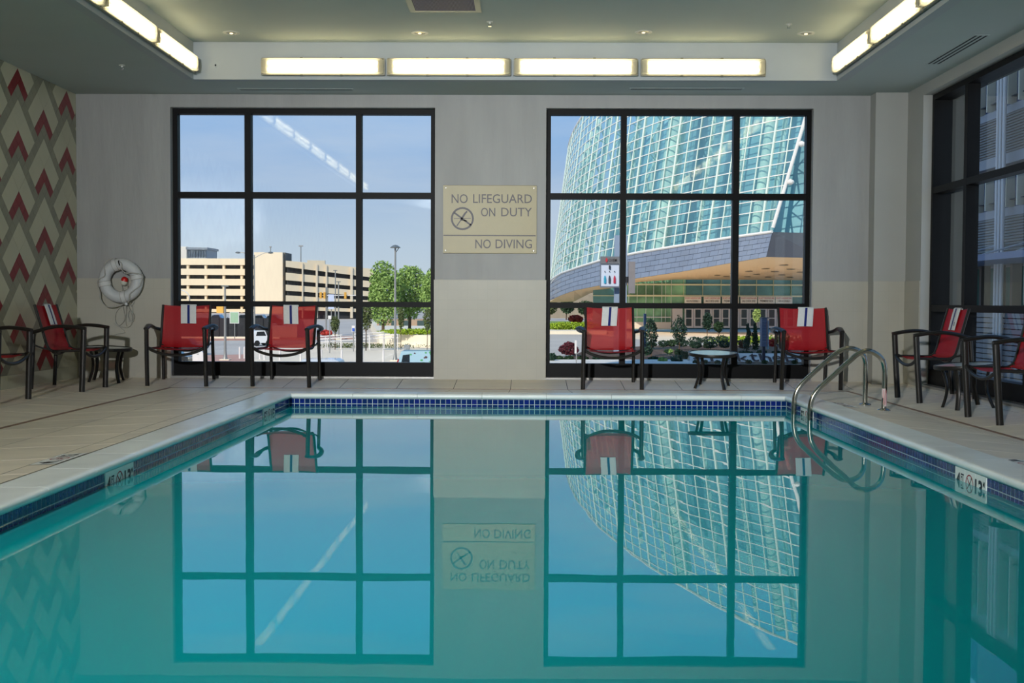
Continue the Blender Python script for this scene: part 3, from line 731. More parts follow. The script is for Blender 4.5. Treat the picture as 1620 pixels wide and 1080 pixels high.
def make_towel(seed, u0, hang_f, hang_b, skew=.0, mark=False, w_=.088):
    """folded hand towel over the top edge of a backrest, chair coordinates"""
    r_ = random.Random(seed); mb_ = MB(); n = 22; M_ = 12
    # path: down the front face, over the top, down the back
    top = rail_at(1.0); yt, zt = top; d = Vector((0, .032*1.05, .098)).normalized(); nf = Vector((0, -d.z, d.y))   # towards the sitter
    path = []
    for i in range(n+1):
        s_ = i/n
        if s_ < .45: q = (.45-s_)/.45*hang_f; p = Vector((0, yt, zt-.012)) - d*q + nf*.014*(1 if q > .02 else .9)
        elif s_ < .57: a = (s_-.45)/.12*PI; p = Vector((0, yt, zt-.012)) + nf*(.014*math.cos(a)) + d*(.017*math.sin(a)+.002)
        else: q = (s_-.57)/.43*hang_b; p = Vector((0, yt, zt-.012)) - d*q - nf*.016
        path.append((p, s_))
    for layer in (0, 1):
        vs = []
        for p, s_ in path:
            sk = skew*(1-s_/.45) if s_ < .45 else 0
            for j in range(M_+1):
                u = -1+2*j/M_; wv = .0012*math.sin(7*u+9*s_)
                off = (nf if s_ < .5 else -nf)*((layer*.007)*(1-abs(u)**6)+wv)
                vs.append(Vector((u0+w_*u+sk*hang_f, 0, 0))+p+off)
        W_ = M_+1; fs = []; mi = []
        for i in range(n):
            for j in range(M_):
                fs.append((i*W_+j, i*W_+j+1, (i+1)*W_+j+1, (i+1)*W_+j)); mi.append(0)
        k = len(mb_.v); mb_.v += [tuple(v) for v in vs]; mb_.f += [[k+q for q in f] for f in fs]; mb_.m += mi
    # close the open edges between the two layers
    H_ = (n+1)*(M_+1); W_ = M_+1
    for i in range(n):
        mb_.f.append([i*W_, (i+1)*W_, H_+(i+1)*W_, H_+i*W_]); mb_.m.append(0)
        mb_.f.append([i*W_+M_, (i+1)*W_+M_, H_+(i+1)*W_+M_, H_+i*W_+M_]); mb_.m.append(0)
    for i in (0, n):
        for j in range(M_): mb_.f.append([i*W_+j, i*W_+j+1, H_+i*W_+j+1, H_+i*W_+j]); mb_.m.append(0)
    # navy stripe as a woven band standing a hair proud
    st = MB(); vs = []
    for p, s_ in path:
        sk = skew*(1-s_/.45) if s_ < .45 else 0
        for j in (-1, 1):
            off = (nf if s_ < .5 else -nf)*.0092
            vs.append(Vector((u0+.002+.0135*j+sk*hang_f, 0, 0))+p+off)
    st.add(vs, [(2*i, 2*i+1, 2*i+3, 2*i+2) for i in range(n)])
    return mb_, st
chair0 = make_chair(); firstc = True
CH = [ # x, y of the footprint centre, facing, label, towel
 (-3.925, 13.065, math.radians(2.5), 'dark framed red sling armchair between the life ring and the street window', dict(u0=.020, sk=.06)),
 (-2.715, 13.065, math.radians(-6.5), 'dark framed red sling armchair in front of the middle of the street window', dict(u0=-.035, sk=.10)),
 (.950, 13.015, math.radians(1.0), 'dark framed red sling armchair before the arena window, left of its round table', dict(u0=.010, sk=-.08)),
 (3.165, 13.065, 0.0, 'red sling armchair at the right edge of the arena window, behind the pool ladder', dict(u0=.045, sk=-.12)),
 (-4.825, 12.02, PI/2, 'red sling armchair seen side-on against the chevron tile wall, whole in view', dict(u0=.03, sk=.05)),
 (-4.965, 10.42, PI/2, 'red sling armchair cut off at the left edge, only arm and front leg showing', None),
 (4.04, 11.36, -PI/2, 'red sling armchair with towel side-on before the right window, nearer the corner', dict(u0=-.01, sk=.04, mark=True)),
 (4.005, 9.405, -PI/2, 'red sling armchair by the right window, cut off at the right edge of the picture', None),
]
TW = ['folded white towel with navy stripe on the armchair next to the life ring', 'folded white towel with navy stripe on the armchair in the middle of the street window', 'folded white striped towel on the armchair left of the round table by the arena window',
      'folded white towel with navy stripe on the armchair behind the pool ladder', 'folded white towel with navy stripe on the armchair by the chevron wall', '', 'folded white towel with navy stripe and small mark on the armchair at the right window', '']
for i, (x, y, rz, lb, tw) in enumerate(CH):
    o = chair0 if firstc else copy_tree(chair0); firstc = False
    floor_tilt(o, x, y, rz); o['label'] = lb; o['group'] = 'red sling armchairs round the pool'
    if tw:
        mb_, st = make_towel(i, tw['u0'], .212, .20 if i != 4 else .215, tw['sk'])
        tt = mb_.build('towel', towelm, smooth=True); tt.location = o.location; tt.rotation_euler = o.rotation_euler
        tag(tt, TW[i], 'towel', 'striped towels over the chair backs')
        st.build('stripe', stripem, tt, smooth=True, fix=False)
        if tw.get('mark'):
            m_ = MB(); yt, zt = rail_at(1.0)
            for k in range(3):
                q = .125+.012*k; m_.face([(tw['u0']+.045, yt-.3265*q-.026, zt-q-.006), (tw['u0']+.075, yt-.3265*q-.026, zt-q-.006), (tw['u0']+.075, yt-.3265*(q+.006)-.026, zt-q-.012), (tw['u0']+.045, yt-.3265*(q+.006)-.026, zt-q-.012)])
            m_.build('mark', logom, tt, fix=False)
# round side tables
topm = mat('table_glass_top', (222,232,234), .12, var=.04, scale=40, spec=.8)
def make_table():
    t = thing('side_table', 'x', 'table'); R0 = .272
    MB().lathe([(R0-.016, .392), (R0-.012, .397), (R0-.002, .396), (R0, .390), (R0, .366), (R0-.004, .360), (R0-.018, .360), (R0-.018, .385)], seg=48).build('rim', framem, t, smooth=True)
    MB().lathe([(0, .390), (R0-.016, .390), (R0-.016, .384), (0, .384)], seg=48).build('table_top', topm, t, smooth=True)
    for k in range(4):
        a = math.radians(27+90*k); c, s = math.cos(a), math.sin(a)
        pth = smoothpath([(r*c, r*s, z) for r, z in ((.222,.372),(.206,.33),(.188,.26),(.180,.20),(.186,.13),(.208,.06),(.232,0))], 4)
        MB().tube(pth, .013, 8, r2=.021, up=(c, s, 0)).build('leg', framem, t, smooth=True)
    return t
tb = make_table(); ft = True
for x, y, rz, lb in ((-4.80, 13.05, .5, 'round side table with dark curved legs in the corner under the life ring'), (2.09, 12.95, 0, 'round side table with pale glass top before the arena window'), (3.985, 10.40, .35, 'round side table between the two armchairs at the right window')):
    o = tb if ft else copy_tree(tb); ft = False
    floor_tilt(o, x, y, 0, -.2, .2) if x > -4 and x < 3 else None
    if not (-4 < x < 3):
        zz = min(zd(x+dx, y+dy) for dx in (-.2, .2) for dy in (-.2, .2)); zz2 = max(zd(x+dx, y+dy) for dx in (-.2, .2) for dy in (-.2, .2)); o.location = (x, y, (zz+zz2)/2); o.rotation_euler = (0, 0, rz)
        sx_ = math.atan2(zd(x+.2, y)-zd(x-.2, y), .4); sy_ = math.atan2(zd(x, y+.2)-zd(x, y-.2), .4)
        o.matrix_world = Matrix.Translation((x, y, zd(x, y))) @ Matrix.Rotation(sy_, 4, 'X') @ Matrix.Rotation(-sx_, 4, 'Y') @ Matrix.Rotation(rz, 4, 'Z')
        l_, r__, _ = o.matrix_world.decompose(); o.location = l_; o.rotation_euler = r__.to_euler()
    o['label'] = lb; o['group'] = 'round side tables'

# ---- pool ladder
steel = mat('polished_steel', (176,172,160), .16, 1.0, var=.04, scale=5)
ld = thing('pool_ladder', 'polished steel pool ladder of two bent handrails at the far right corner', 'ladder')
for Yl, pts, zf in ((10.58, [(3.114,0),(3.114,.10),(3.114,.24),(3.112,.36),(3.085,.432),(3.03,.474),(2.955,.487),(2.88,.463),(2.80,.405),(2.62,.243),(2.535,.160),(2.492,.098),(2.470,.03),(2.462,-.06),(2.462,-.125)], 0),
                    (10.03, [(3.116,0),(3.118,.10),(3.120,.23),(3.118,.33),(3.095,.410),(3.04,.462),(2.965,.487),(2.885,.460),(2.80,.386),(2.62,.222),(2.545,.150),(2.500,.085),(2.480,.02),(2.474,-.06),(2.474,-.125)], 0)):
    zb = zd(3.115, Yl); pp = [(x, Yl, (z if z > 0 else z)) for x, z in pts]; pp[0] = (pts[0][0], Yl, zb+.001)
    MB().tube(smoothpath(pp, 5), .0225, 16).build('handrail', steel, ld, smooth=True)
    MB().lathe([(0, .016), (.024, .016), (.028, .014), (.050, .006), (.056, .001), (.056, -.004)], (pts[0][0], Yl, zb+.004), 28).build('base_flange', steel, ld, smooth=True)
lm = mat('ladder_label', (214,190,188), .6, var=.08, scale=30); lr = mat('ladder_label_red', (196,110,112), .6)
b = MB(); b.lathe([(.0226, .035), (.0226, .190)], (3.118, 10.03, -.03), 20)
tg = b.build('warning_label', lm, ld, smooth=True)
b = MB()
for q in range(3):
    a0 = -2.2+.55*q; b.add([(3.118+.0230*math.cos(a), 10.03+.0230*math.sin(a), z) for a in (a0, a0+.16) for z in (.02, .145)], [(0,1,3,2)])
b.build('label_lines', lr, tg, fix=False)
# floor plates with depth
BOLD = .035
def floor_plate(xc, yc, s_, num, num2, lb):
    t = thing('floor_depth_marker', lb, 'sign', group='depth plates set in the deck')
    hw, hl = .075, .228; z = zd(xc, yc)
    b_ = MB()
    for k in range(3):
        y0 = yc-hl+k*2*hl/3; b_.add([(x, y, zd(x, y)+.0015) for x, y in ((xc-hw, y0+.001), (xc+hw, y0+.001), (xc+hw, y0+2*hl/3-.001), (xc-hw, y0+2*hl/3-.001))], [(0,1,2,3)])
    b_.build('plate', whitet, t, fix=False)
    MB().add([(x, y, zd(x, y)+.0008) for x, y in ((xc-hw-.006, yc-hl-.006), (xc+hw+.004, yc-hl-.006), (xc+hw+.004, yc+hl+.006), (xc-hw-.006, yc+hl+.006))], [(0,1,2,3)]).build('plate_joint', jointm, t, fix=False)
    # lettering reads from the deck, looking at the pool
    mapf = lambda u, v: (xc-s_*v, yc-s_*u, zd(xc-s_*v, yc-s_*u)+.0025)
    t_ = MB(); put_text(t_, num, mapf, -.205, -.125, -.05, .05); put_text(t_, 'FT', mapf, -.115, -.08, .02, .05); put_text(t_, num2, mapf, .085, .175, -.05, .05); put_text(t_, 'M', mapf, .18, .205, .025, .05)
    t_.build('lettering', inkm, t, fix=False)
    r_ = MB(); no_diving(r_, mapf, 0, 0, .055, 0, 1); r_.build('no_diving_symbol', [redk, inkm], t, fix=False)
floor_plate(-2.645, 6.46, -1, '4', '13', 'white deck plate reading 4 ft beside the left coping')
floor_plate(2.835, 10.28, 1, '5', '15', 'white deck plate reading 5 ft at the foot of the pool ladder')
floor_plate(2.835, 6.50, 1, '4', '13', 'white deck plate reading 4 ft beside the right coping, at the picture edge')

BOLD = .004
# ---- life ring
ringm = mat('life_ring_white', (196,198,198), .5, var=.04, scale=4, bump=.2, bscale=60); ropem = mat('rope_white', (168,166,158), .8, var=.12, scale=40)
lr_ = thing('life_ring', 'white life ring hanging on the wall left of the street window, with rope', 'life ring', (-4.727, 13.34, 1.125))
b = MB(); R_, r0 = .192, .068
b.tube([(R_*math.cos(a), 0, R_*math.sin(a)) for a in [2*PI*i/48 for i in range(48)]], r0, 16, closed=True); ringo = b.build('ring', ringm, lr_, smooth=True)
strapm = mat('strap_white', (206,206,204), .7)
hookm = mat('hook_dark', (52,50,48), .5, .3)
A4 = [108, 12, -78, -168]
pk = []
for a in A4:
    a = math.radians(a); c, s = math.cos(a), math.sin(a); cc = Vector((R_*c, 0, R_*s)); tan = Vector((-s, 0, c)); rad = Vector((c, 0, s))
    mb_ = MB(); n = 24; vs = []
    for i in range(n):
        q = 2*PI*i/n
        for sgn in (-1, 1): vs.append(cc+rad*(math.cos(q)*(r0+.004))+Vector((0, 1, 0))*(math.sin(q)*(r0+.004))+tan*(sgn*.026))
    mb_.add(vs, [(2*i, 2*i+1, (2*i+3) % (2*n), (2*i+2) % (2*n)) for i in range(n)])
    mb_.build('strap', strapm, lr_, smooth=True, fix=False)
    for sgn in (-1, 1):
        MB().tube([cc+rad*(math.cos(q)*(r0+.005))+Vector((0, 1, 0))*(math.sin(q)*(r0+.005))+tan*(sgn*.026) for q in [2*PI*i/24 for i in range(24)]], .0028, 5, closed=True).build('strap_edge', ropem, lr_, smooth=True)
    pk.append(cc+rad*(r0+.012)+Vector((0, -.02, 0)))
def rope(pts, name='grab_rope', r=.0065, par=lr_): return MB().tube(smoothpath(pts, 7), r, 6).build(name, ropem, par, smooth=True)
T_, Rg, Bt, Lf = pk
rope([T_, T_+Vector((-.085,-.01,-.05)), Vector((-.16,-.075,.10)), Vector((-.165,-.075,.05)), Lf+Vector((.02,-.03,.06)), Lf])
rope([T_+Vector((.05,0,-.02)), Vector((.035,-.075,.20)), Vector((.04,-.085,.13)), Vector((.09,-.09,.085)), Vector((.15,-.08,.09)), Rg+Vector((-.03,-.03,.02)), Rg])
rope([Rg, Vector((.235,-.05,-.06)), Vector((.18,-.075,-.11)), Vector((.13,-.080,-.16)), Vector((.12,-.075,-.23)), Bt+Vector((.02,0,.0)), Bt])
rope([Lf, Vector((-.245,-.01,-.14)), Vector((-.235,-.01,-.22)), Vector((-.17,-.01,-.30)), Vector((-.08,-.01,-.305)), Vector((.0,-.02,-.28)), Bt])
MB().lathe([(0,-.02),(.017,-.014),(.02,0),(.017,.014),(0,.02)], tuple(Bt+Vector((.012,-.004,-.004))), 10).build('knot', strapm, lr_, smooth=True)
b = MB(); b.tube([(-.012,.075,.245),(-.005,-.02,.236),(-.003,-.07,.225),(.005,-.078,.20),(.013,-.075,.175)], .007, 8).build('wall_hook', hookm, lr_, smooth=True)
MB().tube([(.045,.06,.14),(.04,-.02,.115),(.038,-.03,.085)], .006, 8).build('wall_hook', hookm, lr_, smooth=True)
rd, wf = mat('float_red', (196,28,24), .35), mat('float_white', (205,205,190), .4)
fb = MB(); pr_ = [(0,.052),(.018,.050),(.032,.040),(.040,.022),(.040,0),(.040,-.018),(.033,-.038),(.018,-.050),(0,-.053)]
fr = thing('rope_float', 'red and white egg shaped float hanging inside the life ring', 'float', (-4.727+.028, 13.372, 1.055+.065)); fr.rotation_euler = (0, .25, 0)
MB().lathe(pr_[:5], seg=20).build('red_half', rd, fr, smooth=True); MB().lathe(pr_[4:], seg=20).build('white_half', wf, fr, smooth=True)
ry = thing('throw_rope', 'thin white throw rope looped below the life ring', 'rope', (-4.727, 13.40, 1.125))
def rp_(pts, r=.0042): return MB().tube(smoothpath(pts, 7), r, 6).build('rope_strand', ropem, ry, smooth=True)
rp_([(.03,-.05,.03),(-.01,-.01,-.02),(0,-.005,-.10),(.01,.0,-.2),(.0,.0,-.30),(.02,.0,-.44),(-.04,0,-.52),(-.11,0,-.50),(-.04,.0,-.535),(.06,0,-.54),(.10,0,-.50),(.11,0,-.42),(.115,0,-.33),(.09,0,-.27)])
rp_([(.04,-.03,-.26),(-.02,0,-.30),(-.08,0,-.37),(-.09,0,-.47),(-.05,0,-.53),(.02,0,-.60),(-.06,0,-.62),(-.1,0,-.63)])
rp_([(.05,-.03,-.27),(.04,0,-.36),(.03,0,-.48),(.05,0,-.55)])
rp_([(.06,-.03,-.27),(.09,-.02,-.34),(.13,-.01,-.40),(.12,0,-.47),(.08,0,-.46),(.06,0,-.40),(.08,0,-.34),(.10,-.01,-.38),(.11,0,-.45),(.07,0,-.47)], .0055)
rp_([(.06,-.03,-.26),(.10,-.02,-.29),(.12,0,-.27),(.13,0,-.24)], .005)
rp_([(.02,-.05,.03),(.06,-.03,-.02),(.065,-.01,-.12),(.06,0,-.2),(.05,-.01,-.27)], .0035)
# ---- the sign
sg = thing('lifeguard_sign', 'beige wall sign reading no lifeguard on duty, no diving', 'sign', (0, YB-.010-.001, 0))
sgm = mat('sign_beige', (164,152,112), .42, var=.03, scale=3, bump=.05, bscale=45); sgk = mat('sign_ink', (62,56,60), .45)
SX0, SX1, SZ0, SZ1 = -.978, .110, 1.463, 2.252
MB().rbox(SX0, SX1, -.012, .010, SZ0, SZ1, .004).build('sign_panel', sgm, sg)
def sp_(x, y): p = at_y(x, y, YB-.02); return p.x, p.z
mapf = lambda u, v: (u, -.0135, v)
for wd, x0, y0, x1, y1 in (('NO', 714.5, 307, 740, 321.5), ('LIFEGUARD', 748.5, 307, 841.5, 321.5), ('ON', 761, 328.5, 783.5, 342.5), ('DUTY', 793, 328.5, 841.5, 342.5), ('NO', 752, 378.5, 776.5, 393), ('DIVING', 784, 378.5, 841.5, 393)):
    a_, z1_ = sp_(x0, y0); c_, z0_ = sp_(x1, y1); b = MB(); put_text(b, wd, mapf, a_, c_, z0_, z1_); b.build('word', sgk, sg, fix=False)
a_, z_ = sp_(701.5, 372.2); c_, _z = sp_(847.5, 372.4)
MB().box(a_, c_, -.0138, -.011, z_-.006, z_+.006).build('rule_line', sgk, sg)
a_, z_ = sp_(731.5, 345.8); b = MB()
ring2(b, mapf, a_, z_, .112, .134)
stroke2(b, mapf, (a_-.095, z_+.070), (a_+.100, z_-.075), .020)
for q in (((-.065,-.085),(-.02,-.02),.012),((-.02,-.02),(.03,.06),.022),((-.012,-.012),(.055,-.028),.012),((.03,.06),(.055,.085),.02),((-.10,.0),(.10,.004),.005)): stroke2(b, mapf, (a_+q[0][0], z_+q[0][1]), (a_+q[1][0], z_+q[1][1]), q[2])
b.build('no_diving_symbol', sgk, sg, fix=False)
for x, z in ((SX0+.03, SZ0+.03), (SX1-.03, SZ0+.03), (SX0+.03, SZ1-.03), (SX1-.03, SZ1-.03)):
    MB().lathe([(0, -.0145), (.006, -.014), (.007, -.012)], (x, 0, z), 10, 'y').build('screw', chromem, sg, smooth=True)
# ================================================================ outside
GLZ, GRZ, GHZ = -4.10, -2.40, -2.60
asph = mat('asphalt', (192,184,176), .9, var=.08, scale=.15); conc = mat('plaza_concrete', (242,224,200), .85, var=.05, scale=.12)
brickw = mat('brick_walk', (196,150,134), .9, var=.10, scale=.6); kerb = mat('kerb_concrete', (238,226,204), .8, var=.05, scale=.4)
grassm = mat('lawn_grass', (130,150,70), .95, var=.15, scale=.5); gravel = mat('white_gravel', (226,220,212), .95, var=.16, scale=3)
mulch = mat('mulch', (88,66,52), .95, var=.25, scale=2)
gd = struct(MB().face([(-200, 20, GLZ), (-.032*20, 20, GLZ), (-.032*700, 700, GLZ), (-260, 700, GLZ)]).face([(-.032*20, 20, GLZ), (-.032*20, 20, GRZ), (-.032*700, 700, GRZ), (-.032*700, 700, GLZ)]).build('ground_street', asph, fix=False))
gr_ = struct(MB().face([(-.032*20, 20, GRZ), (80, 20, GRZ), (260, 700, GRZ), (-.032*700, 700, GRZ)]).build('ground_plaza', asph, fix=False))
def slabp(name, pts, z, h, m, par):
    mb_ = MB(); n = len(pts); mb_.add([(x, y, z) for x, y in pts]+[(x, y, z+h) for x, y in pts], [tuple(range(n, 2*n))]+[(i, (i+1) % n, n+(i+1) % n, n+i) for i in range(n)]); return mb_.build(name, m, par)
def px(p, Y): return at_y(p, 474, Y).x
slabp('plaza_paving', [(px(401, 70), 70), (px(690, 70), 70), (px(690, 140), 140), (px(505, 140), 140), (px(401, 118), 118)], GLZ, .03, conc, gd)
slabp('brick_walk', [(px(270, 88), 88), (px(401, 88), 88), (px(401, 107), 107), (px(336, 105), 105), (px(270, 103), 103)], GLZ, .03, brickw, gd)
slabp('far_walk', [(px(270, 141), 141), (px(560, 152), 152), (px(560, 162), 162), (px(270, 150), 150)], GLZ, .10, brickw, gd)
slabp('raised_lot', [(px(240, 155), 155), (px(470, 155), 155), (px(470, 400), 400), (px(240, 400), 400)], GLZ, GHZ-GLZ, asph, gd)
slabp('planter_terrace', [(px(600, 130), 130), (px(700, 124), 124), (px(700, 220), 220), (px(585, 220), 220)], GLZ, 1.35, kerb, gd)
slabp('entrance_plaza', [(px(1040, 99), 99), (px(1300, 92), 92), (px(1320, 133), 133), (px(940, 133), 133), (px(940, 119), 119)], GRZ, .03, conc, gr_)
slabp('kerb_line', [(px(860, 119), 119), (px(960, 119), 119), (px(960, 124), 124), (px(860, 124), 124)], GRZ, .35, kerb, gr_)
slabp('far_lawn', [(px(860, 142), 142), (px(960, 142), 142), (px(960, 190), 190), (px(860, 190), 190)], GRZ, .2, grassm, gr_)
slabp('garden_bed', [(px(880, 62), 62), (px(1300, 62), 62), (px(1300, 90), 90), (px(1040, 88), 88), (px(930, 80), 80)], GRZ, .04, mulch, gr_)
slabp('gravel_patch', [(px(866, 59), 59), (px(1110, 59), 59), (px(1090, 66), 66), (px(866, 65), 65)], GRZ, .06, gravel, gr_)

# ---- our own building above and beside the pool room: shades the garden outside the windows
hotelm = mat('hotel_masonry', (96,94,92), .85, var=.06, scale=1)
hb = MB(); hb.box(-20, X1+.42, -30, YB+.34, 3.82, 56)
hotel = struct(hb.build('wall_hotel_tower', hotelm))
b = MB().box(X1+.33, X1+.46, RWa+.02, YB+1.2, -3, 7.9); b.build('masonry_pilaster', mat('pilaster_dark', (52,51,50), .85, var=.06), hotel)

# ---- foliage
def leafmat(name, col, var=.35): return mat(name, col, .75, var=var, scale=1.3)
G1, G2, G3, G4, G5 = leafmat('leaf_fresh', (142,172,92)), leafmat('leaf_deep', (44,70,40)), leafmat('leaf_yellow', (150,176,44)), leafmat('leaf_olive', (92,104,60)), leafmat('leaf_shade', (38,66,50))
RF, BF = leafmat('flower_red', (196,70,62)), leafmat('flower_burgundy', (96,28,44)); barkm = mat('bark', (96,78,60), .9, var=.2, scale=4)
def leaves(mb_, c, r, n, size, hollow=.45, lob=0):
    c = np.array(c); r = np.array(r)
    d = rng.normal(size=(n, 3)); d /= np.linalg.norm(d, axis=1)[:, None]
    k = hollow+(1-hollow)*rng.random(n)**.6
    if lob:
        ld_ = rng.normal(size=(lob, 3)); ld_ /= np.linalg.norm(ld_, axis=1)[:, None]
        k *= .74+.34*np.max(d@ld_.T, axis=1)**3
    p = c+d*k[:, None]*r
    a = rng.normal(size=(n, 3)); a /= np.linalg.norm(a, axis=1)[:, None]; bq = np.cross(a, rng.normal(size=(n, 3))); bq /= np.linalg.norm(bq, axis=1)[:, None]
    s = size*(.6+.8*rng.random(n))[:, None]
    V = np.stack([p-a*s, p-bq*s*.6, p+a*s, p+bq*s*.6], 1).reshape(-1, 3)
    k0 = len(mb_.v); mb_.v += [tuple(v) for v in V.tolist()]; mb_.f += [[k0+4*i, k0+4*i+1, k0+4*i+2, k0+4*i+3] for i in range(n)]; mb_.m += [0]*n
    return mb_
def tree(name, lb, cat, pxc, Y, y_top, y_bot, wpx, gz, mm, n=1600, size=None, group=None, trunk=True, lob=10, y_crown=None, cone=False):
    top = at_y(pxc, y_top, Y); bot = at_y(pxc, y_crown or y_bot, Y); W_ = wpx*Y/1818/2; Hh = (top.z-bot.z)/2
    t = thing(name, lb, cat, (top.x, Y, gz), group=group)
    c = (0, 0, (top.z+bot.z)/2-gz); size = size or max(.06, W_*.11)
    mb_ = MB()
    if cone:
        for k in range(6):
            f_ = k/5; leaves(mb_, (rng.normal()*W_*.12, 0, c[2]+Hh*(-.75+1.5*f_)), (W_*(1-.6*f_), W_*(1-.6*f_), Hh*.32), n//6, size, .2)
    else: leaves(mb_, c, (W_, W_, Hh), n, size, .35, lob)
    mb_.build('foliage', mm, t, fix=False)
    if trunk:
        zc = max(.3, c[2])
        tb_ = MB(); tb_.tube([(0, 0, -.02), (W_*.03, 0, zc*.5), (0, 0, zc)], [W_*.09, W_*.07, W_*.03], 7)
        for q in (-1, 1): tb_.tube([(0, 0, zc*.55), (q*W_*.35, q*.1, zc*.55+Hh*.6)], [W_*.05, W_*.02], 6)
        tb_.build('trunk', barkm, t, smooth=True)
    return t
# trees seen through the street window
g_ = 'broadleaf trees beyond the plaza'
tree('broadleaf_tree', 'bright green broadleaf tree behind the tall plaza lamp, leftmost of its row', 'tree', 606, 140, 414, 516, 58, GLZ+1.35, G1, 5200, .17, g_, y_crown=512)
tree('broadleaf_tree', 'bright green broadleaf tree just right of the tall plaza lamp', 'tree', 648, 146, 413, 514, 60, GLZ+1.35, G1, 5200, .17, g_, y_crown=510)
tree('broadleaf_tree', 'bright green broadleaf tree at the right edge of the street window', 'tree', 690, 137, 421, 512, 54, GLZ+1.35, G1, 4200, .17, g_, y_crown=508)
tree('young_tree', 'small young tree beside the white railing, left of the window post', 'tree', 530, 118, 498, 527, 14, GLZ, G4, 700, .10, 'young trees on the street', y_crown=526)
tree('young_tree', 'small young tree in front of the big trees, right of the window post', 'tree', 579, 116, 480, 522, 22, GLZ, G4, 900, .11, 'young trees on the street', y_crown=521)
tree('young_tree', 'thin olive young tree right beside the tall plaza lamp', 'tree', 634, 118, 484, 524, 12, GLZ, G4, 500, .10, 'young trees on the street', y_crown=522)
tree('young_tree', 'thin olive young tree near the right edge of the street window', 'tree', 676, 118, 484, 526, 14, GLZ, G4, 600, .10, 'young trees on the street', y_crown=524)
def shrub(lb, cat, pxc, Y, y_top, y_bot, wpx, mm, n=420, size=None, group=None, name='shrub', dy=None):
    top = at_y(pxc, y_top, Y); bot = at_y(pxc, y_bot, Y); W_ = wpx*Y/1818/2
    o_ = leaves(MB(), (0, 0, (top.z-bot.z)/2), (W_, dy or W_, (top.z-bot.z)/2), n, size or max(.05, W_*.10), .5, 6).build(name, mm, None, fix=False, loc=(top.x, Y, bot.z))
    return tag(o_, lb, cat, group)
shrub('low mass of red flowers at the left end of the white railing', 'flowers', 516, 122, 522, 531, 20, RF, 900, .10, name='flower_bed')
tag(leaves(MB(), (0, 0, .32), (4.6, 1.0, .42), 2600, .10, .2, 5).build('hedge', G3, None, fix=False, loc=(px(658, 128), 127, GLZ+1.35)), 'yellow green low hedge along the terrace under the street trees', 'hedge')
tag(leaves(MB(), (0, 0, .25), (7.2, .6, .35), 1600, .08, .2, 5).build('hedge', G4, None, fix=False, loc=(px(575, 123), 123, GLZ)), 'olive low hedge running behind the white railing', 'hedge')

# ---- parking garage
cream = mat('garage_precast', (232,214,184), .85, var=.03, scale=.1); cream2 = mat('garage_tower_precast', (236,218,190), .85, var=.03, scale=.1)
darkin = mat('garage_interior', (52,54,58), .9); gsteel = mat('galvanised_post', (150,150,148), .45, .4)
ga = thing('parking_garage', 'cream precast parking garage of open decks across the street', 'building', (px(343, 330), 330, GHZ))
def zy(y, Y, p=833): return at_y(p, y, Y).z
def gbox(name, x0, x1, y0, y1, Y, d, m, par, mb=None):
    a = at_y(x0, y1, Y); c = at_y(x1, y0, Y); o_ = par.location
    b_ = (mb or MB()).box(a.x-o_.x, c.x-o_.x, Y-o_.y, Y-o_.y+d, a.z-o_.z, c.z-o_.z)
    return b_ if mb is not None else b_.build(name, m, par)
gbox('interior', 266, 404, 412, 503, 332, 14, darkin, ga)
gbox('parapet', 264, 405, 408.9, 418.6, 330, 2, cream, ga)
for y0, y1 in ((425.2, 434.6), (441.2, 450.8), (457.0, 467.0), (473.5, 484), (489, 493), (498, 503.5)): gbox('spandrel', 264, 405, y0, y1, 330, 1.6, cream, ga)
x = 268.6
while x < 404:
    gbox('pillar', x-1.5, x+1.5, 411, 503, 330.4, 1.2, cream, ga); x += 28.35
gbox('yellow_bay', 342.5, 353, 484, 503, 329.5, 1, mat('yellow_panel', (226,178,84), .7), ga)
gbox('stair_tower', 402, 447, 399, 503, 318, 10, cream2, ga)
gbox('tower_side', 447.05, 451, 399.3, 503, 319, 9, mat('tower_precast_shaded', (120,112,102), .85), ga)  # side face of the same tower, its shade painted in as a darker colour
wg = thing('garage_wing', 'ramped wing of the cream garage receding right of its stair tower', 'building', (px(500, 320), 320, GHZ))
def wing(p): f_ = (p-452)/(590-452); return 318+f_*13
def wquad(name, x0, x1, yl0, yl1, yr0, yr1, d, m):
    Ya, Yb = wing(x0), wing(x1); o_ = wg.location
    A_, B_, C_, D_ = at_y(x0, yl1, Ya), at_y(x1, yr1, Yb), at_y(x1, yr0, Yb), at_y(x0, yl0, Ya)
    vs = [p-Vector(o_) for p in (A_, B_, C_, D_)]; vs += [p+Vector((0, d, 0)) for p in vs]
    return MB().add(vs, [(0,1,2,3),(7,6,5,4),(0,4,5,1),(1,5,6,2),(2,6,7,3),(3,7,4,0)]).build(name, m, wg)
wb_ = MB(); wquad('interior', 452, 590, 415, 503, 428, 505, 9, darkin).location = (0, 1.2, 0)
for q in ((412, 422, 425, 439), (431, 443, 445, 455), (450, 459.5, 461, 469), (467, 477, 475.5, 484), (484, 490, 489, 494)): wquad('ramp_spandrel', 452, 590, *q, 1.1, cream)
wquad('roof_parapet', 486, 514, 411.5, 418, 412, 421, 1.0, cream)
for a, c in ((500, 503), (515.5, 518), (554.5, 558.5), (478, 480)): wquad('white_pillar', a, c, 414+(a-452)*.09, 503, 414+(c-452)*.09, 503, -.6, cream2)
